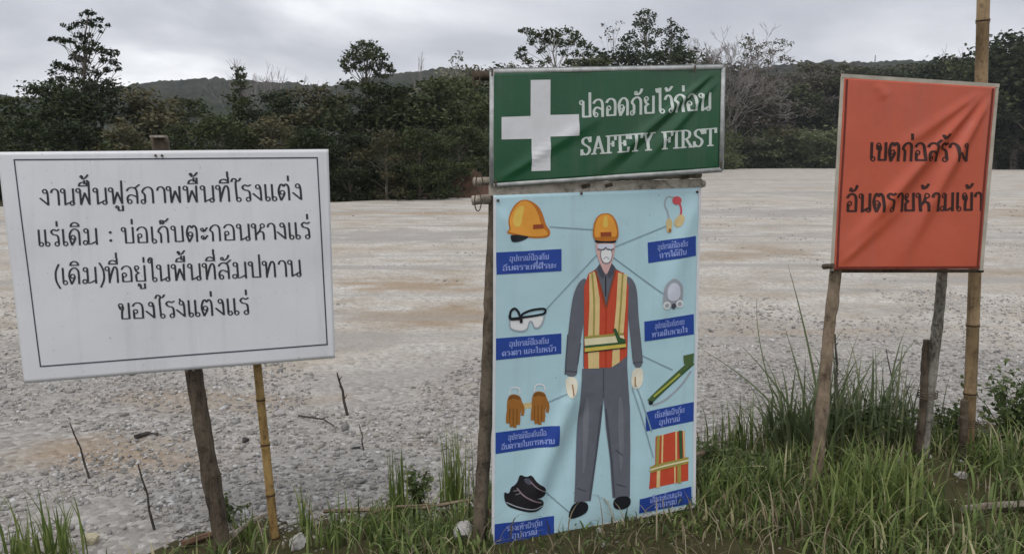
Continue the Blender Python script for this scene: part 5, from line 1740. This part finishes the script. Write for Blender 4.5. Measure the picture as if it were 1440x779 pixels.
GRASS = [(0.0, (0.055, 0.076, 0.025)), (0.35, (0.118, 0.165, 0.05)), (0.62, (0.186, 0.255, 0.077)), (0.88, (0.276, 0.324, 0.118)), (0.95, (0.4, 0.372, 0.193)), (1.0, (0.607, 0.538, 0.345))]
GRASS2 = [(0.0, (0.078, 0.101, 0.05)), (0.4, (0.157, 0.196, 0.095)), (0.75, (0.224, 0.269, 0.14)), (0.92, (0.302, 0.314, 0.179)), (1.0, (0.47, 0.426, 0.28))]
GRASS3 = [(0.0, (0.09, 0.134, 0.034)), (0.5, (0.19, 0.246, 0.073)), (0.9, (0.302, 0.347, 0.123)), (1.0, (0.47, 0.426, 0.246))]
m_grass = leafmat('grass_blade', GRASS, 0.5, 0.35, 0.0)
m_grass2 = leafmat('dusty_grass_blade', GRASS2, 0.5, 0.45, 0.12)
m_grass3 = leafmat('fresh_grass_blade', GRASS3, 0.45, 0.4, 0.12)
m_straw = leafmat('straw_blade', [(0, (0.12, 0.09, 0.05)), (0.5, (0.26, 0.21, 0.13)), (1, (0.46, 0.40, 0.28))], 0.6, 0.3, 0.1)

r_ = np.random.default_rng(61)
n = 90000
y = r_.uniform(1.9, 5.4, n)
x = r_.uniform(-2.6, 4.2, n)
e = verge_edge(x)
dens = np.clip((e - y) / 0.28 + 0.1, 0, 1) * np.clip(2.2 * (vnoise(x, y, 0.33, 31) * 0.6 + vnoise(x, y, 0.11, 35) * 0.4 - 0.30), 0.04, 1)
dens *= np.where(x < -0.55, 0.28, 1.0)
# bare soil around the bamboo foot
bp = G(1400, 700)
dens *= 1 - 0.8 * np.exp(-(((x - bp.x) / 0.5) ** 2 + ((y - bp.y) / 0.3) ** 2))
on = r_.random(n) < dens
x, y = x[on], y[on]
hh = (0.035 + 0.13 * r_.random(len(x)) ** 2.0) * (0.45 + 1.0 * vnoise(x, y, 0.4, 33))
pz = np.exp(-((x - 0.33) / 0.5) ** 4) * np.clip((3.55 - y) / 0.2, 0, 1)       # short, trodden grass before the poster
hh *= 1 - 0.62 * pz
V, Fa = blades(x, y, ground_z(x, y) - 0.01, hh * 1.25, r_.uniform(0.0045, 0.014, len(x)), np.abs(r_.normal(0.8, 0.5, len(x))), r_)
tag(link('grass', mesh_np('grass', V, Fa), m_grass, None, True), kind='stuff')
# dead stems and leaves lying between the living blades
n = 4500
y = r_.uniform(1.9, 5.2, n); x = r_.uniform(-2.6, 4.2, n)
e = verge_edge(x)
on = r_.random(n) < np.clip((e - y) / 0.25 + 0.3, 0, 1) * np.where(x < -0.55, 0.3, 0.9)
x, y = x[on], y[on]
V, Fa = blades(x, y, ground_z(x, y) + 0.004 + 0.02 * r_.random(len(x)), r_.uniform(0.05, 0.2, len(x)), r_.uniform(0.002, 0.007, len(x)), r_.uniform(1.5, 2.0, len(x)) * 1.15, r_, 4, 0.2)
tag(link('dead_grass', mesh_np('dead_grass', V, Fa), m_straw, None, True), kind='stuff')


def tuft(px, py, n, ln, spread, lean, wd, label, mat, seed, az_mu=None, name='grass_tuft', cat='grass tuft', lift=0.0, min_l=0.35):
    r_ = np.random.default_rng(seed)
    g = G(px, py)
    x = g.x + r_.normal(0, spread, n); y = g.y + r_.normal(0, spread * 0.8, n)
    L_ = ln * (min_l + (1 - min_l) * r_.random(n) ** 1.3)
    le = np.abs(r_.normal(lean, lean * 0.5, n))
    az = None if az_mu is None else r_.normal(az_mu, 0.9, n)
    V, Fa = blades(x, y, ground_z(x, y) - 0.015, L_, r_.uniform(wd * 0.6, wd * 1.3, n), le, r_, 6, 1.0, az)
    V[:, 0] -= g.x; V[:, 1] -= g.y
    o = link(name, mesh_np(name, V, Fa), mat, None, True)
    o.location = (g.x, g.y, 0)
    return tag(o, label, cat, 'taller grass tufts around the signs')


tuft(1150, 655, 80, 0.66, 0.09, 0.85, 0.016, 'tall dusty grass clump leaning out behind the near stake of the orange sign', m_grass2, 1)
tuft(1205, 640, 95, 0.66, 0.13, 0.5, 0.014, 'tallest dense grass clump between the near stake and the middle stake', m_grass2, 2)
tuft(1250, 640, 90, 0.50, 0.08, 0.4, 0.009, 'thin tall grass clump beside the middle stake', m_grass2, 3)
tuft(1040, 650, 80, 0.34, 0.07, 0.3, 0.008, 'upright grass tuft on the gravel edge just past the poster', m_grass, 4)
tuft(1110, 655, 90, 0.52, 0.07, 0.8, 0.016, 'arching grass tuft between the poster and the near stake', m_grass2, 5, 3.0)
tuft(1235, 740, 170, 0.36, 0.10, 0.55, 0.014, 'bright broad bladed grass tuft in front of the middle stake', m_grass3, 6)
tuft(1190, 770, 110, 0.28, 0.10, 0.7, 0.011, 'bright grass tuft at the foot of the near stake', m_grass3, 7)
tuft(1300, 765, 110, 0.30, 0.12, 0.7, 0.010, 'green grass tuft before the fallen branch', m_grass, 8)
tuft(640, 705, 70, 0.40, 0.035, 0.22, 0.007, 'tall thin grass tuft close beside the mottled pole', m_grass3, 9)
tuft(562, 742, 55, 0.36, 0.02, 0.12, 0.009, 'narrow upright grass tuft on the gravel edge between bamboo and mottled pole', m_grass3, 10)
tuft(520, 762, 90, 0.22, 0.08, 0.6, 0.008, 'low fresh grass tuft on the gravel edge left of the narrow upright one', m_grass3, 11)
tuft(427, 752, 30, 0.24, 0.025, 0.3, 0.007, 'small grass tuft just past the yellow bamboo', m_grass3, 12)
tuft(345, 765, 36, 0.16, 0.03, 0.5, 0.007, 'small grass tuft between the dark stick and the bamboo', m_grass3, 13)
tuft(30, 800, 42, 0.36, 0.06, 0.35, 0.010, 'green grass tuft at the picture corner below the white board', m_grass3, 14)
tuft(85, 790, 34, 0.34, 0.05, 0.3, 0.010, 'green grass tuft second from the corner below the white board', m_grass3, 15)
tuft(-30, 790, 30, 0.32, 0.06, 0.4, 0.010, 'green grass tuft cut by the picture edge below the white board', m_grass3, 16)
tuft(595, 770, 120, 0.18, 0.10, 0.7, 0.008, 'leafy green grass tuft before the long dry stick', m_grass, 17)
tuft(480, 775, 90, 0.20, 0.09, 0.7, 0.007, 'low green grass tuft near the pale rounded rock', m_grass, 18)
tuft(820, 785, 100, 0.07, 0.14, 0.8, 0.008, 'green grass tuft under the bottom edge of the poster', m_grass, 19)
tuft(905, 762, 100, 0.08, 0.12, 0.8, 0.008, 'dark grass tuft under the outer bottom corner of the poster', m_grass, 20)
tuft(1005, 715, 110, 0.20, 0.08, 0.7, 0.009, 'dark green grass tuft right beside the poster corner', m_grass, 21)
tuft(1060, 730, 130, 0.26, 0.12, 0.8, 0.009, 'soft green grass tuft midway between poster and near stake', m_grass, 22)
tuft(1110, 770, 60, 0.26, 0.12, 1.0, 0.006, 'straw coloured dry grass tuft in front of the near stake', m_straw, 23)
tuft(865, 800, 40, 0.13, 0.12, 1.1, 0.005, 'straw coloured dry grass tuft below the poster', m_straw, 24)
tuft(1440, 690, 80, 0.22, 0.12, 0.8, 0.008, 'green grass tuft beyond the bamboo pole at the picture edge', m_grass, 25)
tuft(672, 785, 30, 0.08, 0.05, 0.9, 0.006, 'short grass tuft round the foot of the mottled pole', m_grass, 26)
tuft(1325, 660, 60, 0.20, 0.07, 0.6, 0.007, 'short grass tuft between the middle stake and the bamboo pole', m_grass, 27)


def long_blade(px0, py0, px1, py1, px2, py2, dY, w, label, seed):
    """a single long grass blade"""
    a = G(px0, py0)
    m_ = P(px1, py1, a.y + dY * 0.4); b_ = P(px2, py2, a.y + dY)
    pts = [np.array(a) * (1 - t) ** 2 + np.array(m_) * 2 * t * (1 - t) + np.array(b_) * t * t for t in np.linspace(0, 1, 12)]
    v, f = [], []
    for k, p in enumerate(pts):
        t = k / 11
        ww = w * (1 - t ** 2) * 0.5 + 0.0006
        v += [p + np.array((ww, 0, 0.3 * ww)), p + np.array((0, -0.35 * ww, -0.2 * ww)), p - np.array((ww, 0, 0.3 * ww))]
    for k in range(11):
        f += [(3 * k, 3 * k + 1, 3 * k + 4, 3 * k + 3), (3 * k + 1, 3 * k + 2, 3 * k + 5, 3 * k + 4)]
    return tag(link('tall_grass', mesh_np('tall_grass', np.array(v), f), m_grass2, None, True), label, 'grass blade', 'long single blades of the tall grass')


long_blade(1160, 640, 1150, 520, 1108, 372, -0.1, 0.014, 'longest stiff grass blade rising up beside the near stake', 1)
long_blade(1130, 650, 1110, 560, 978, 486, -0.1, 0.012, 'long grass blade leaning out toward the poster edge', 2)
long_blade(1140, 650, 1120, 560, 1040, 484, -0.1, 0.013, 'grass blade leaning toward the poster below the thin straw blade', 3)
long_blade(1120, 650, 1060, 500, 1064, 420, 0.0, 0.006, 'thin straw like blade standing upright between poster and near stake', 4)
long_blade(1150, 650, 1130, 540, 1104, 462, 0.0, 0.012, 'stiff short blade next to the longest blade by the near stake', 5)
long_blade(880, 792, 840, 730, 815, 776, -0.25, 0.007, 'pale arching blade bowed over below the poster', 6)
long_blade(960, 790, 935, 720, 925, 742, -0.2, 0.007, 'pale blade crossing the lower edge of the poster', 7)


tuft(1142, 728, 34, 0.15, 0.045, 0.8, 0.007, 'short grass tuft hugging the foot of the near stake', m_grass, 28)
tuft(1294, 676, 34, 0.14, 0.045, 0.8, 0.007, 'short grass tuft hugging the foot of the middle stake', m_grass, 29)
tuft(1358, 682, 30, 0.13, 0.05, 0.8, 0.007, 'short grass tuft hugging the foot of the bamboo pole', m_grass, 30)
tuft(318, 792, 26, 0.12, 0.04, 0.8, 0.006, 'short grass tuft hugging the foot of the dark leaning stick', m_grass, 31)


# leafy weeds
def weed(px, py, n, h, w, leaf, label, mat, seed):
    r_ = np.random.default_rng(seed)
    g = G(px, py)
    z0 = float(ground_z(g.x, g.y))
    stems, C = [], []
    for k in range(n):
        tip = Vector((r_.normal(0, w), r_.normal(0, w * 0.8), h * r_.uniform(0.45, 1.0)))
        base = Vector((r_.normal(0, w * 0.25), r_.normal(0, w * 0.25), -0.02))
        m_ = base.lerp(tip, 0.5) + Vector((0, 0, 0.04))
        stems.append(tube([base, m_, tip], [0.003, 0.0022, 0.001], 4))
        for t in np.linspace(0.25, 1, 9):
            p = base.lerp(m_, t * 2) if t < .5 else m_.lerp(tip, t * 2 - 1)
            for _ in range(3):
                C.append(np.array(p) + r_.normal(0, leaf * 0.9, 3))
    e = thing('weed', (g.x, g.y, z0), label, 'weed', 'leafy weeds in the verge')
    v, f = merge(stems)
    o = bpy.data.objects.new('stem', mesh_np('stem', v, f)); COL.objects.link(o); o.parent = e; o.data.materials.append(mat)
    v, f = leaf_mesh(np.array(C), leaf, r_, 0.0)
    o = bpy.data.objects.new('foliage', mesh_np('foliage', v, f)); COL.objects.link(o); o.parent = e; o.data.materials.append(mat)
    return e


m_weed = leafmat('weed_leaf', [(0, (0.045, 0.065, 0.025)), (0.5, (0.10, 0.14, 0.05)), (1, (0.19, 0.22, 0.09))], 0.5, 0.3, 0.1)
weed(1425, 640, 34, 0.34, 0.14, 0.019, 'leafy green weed bush beside the bamboo pole at the picture edge', m_weed, 1)
weed(1470, 625, 26, 0.36, 0.14, 0.019, 'leafy weed bush at the outer edge past the bamboo pole', m_weed, 2)
weed(1180, 650, 12, 0.24, 0.12, 0.018, 'dark leafy weed inside the tall grass by the near stake', m_weed, 3)
weed(1232, 640, 11, 0.22, 0.10, 0.017, 'dark leafy weed between tall grass and middle stake', m_weed, 4)
weed(1335, 640, 18, 0.22, 0.08, 0.015, 'small leafy weed between the middle stake and the bamboo pole', m_weed, 5)
weed(585, 720, 14, 0.18, 0.05, 0.013, 'small leafy weed on the gravel edge near the narrow upright tuft', m_weed, 6)
weed(320, 735, 9, 0.13, 0.05, 0.011, 'small weed growing from gravel just past the dark leaning stick', m_weed, 7)
weed(1010, 690, 20, 0.16, 0.10, 0.013, 'low leafy weed in the grass next to the poster', m_weed, 8)
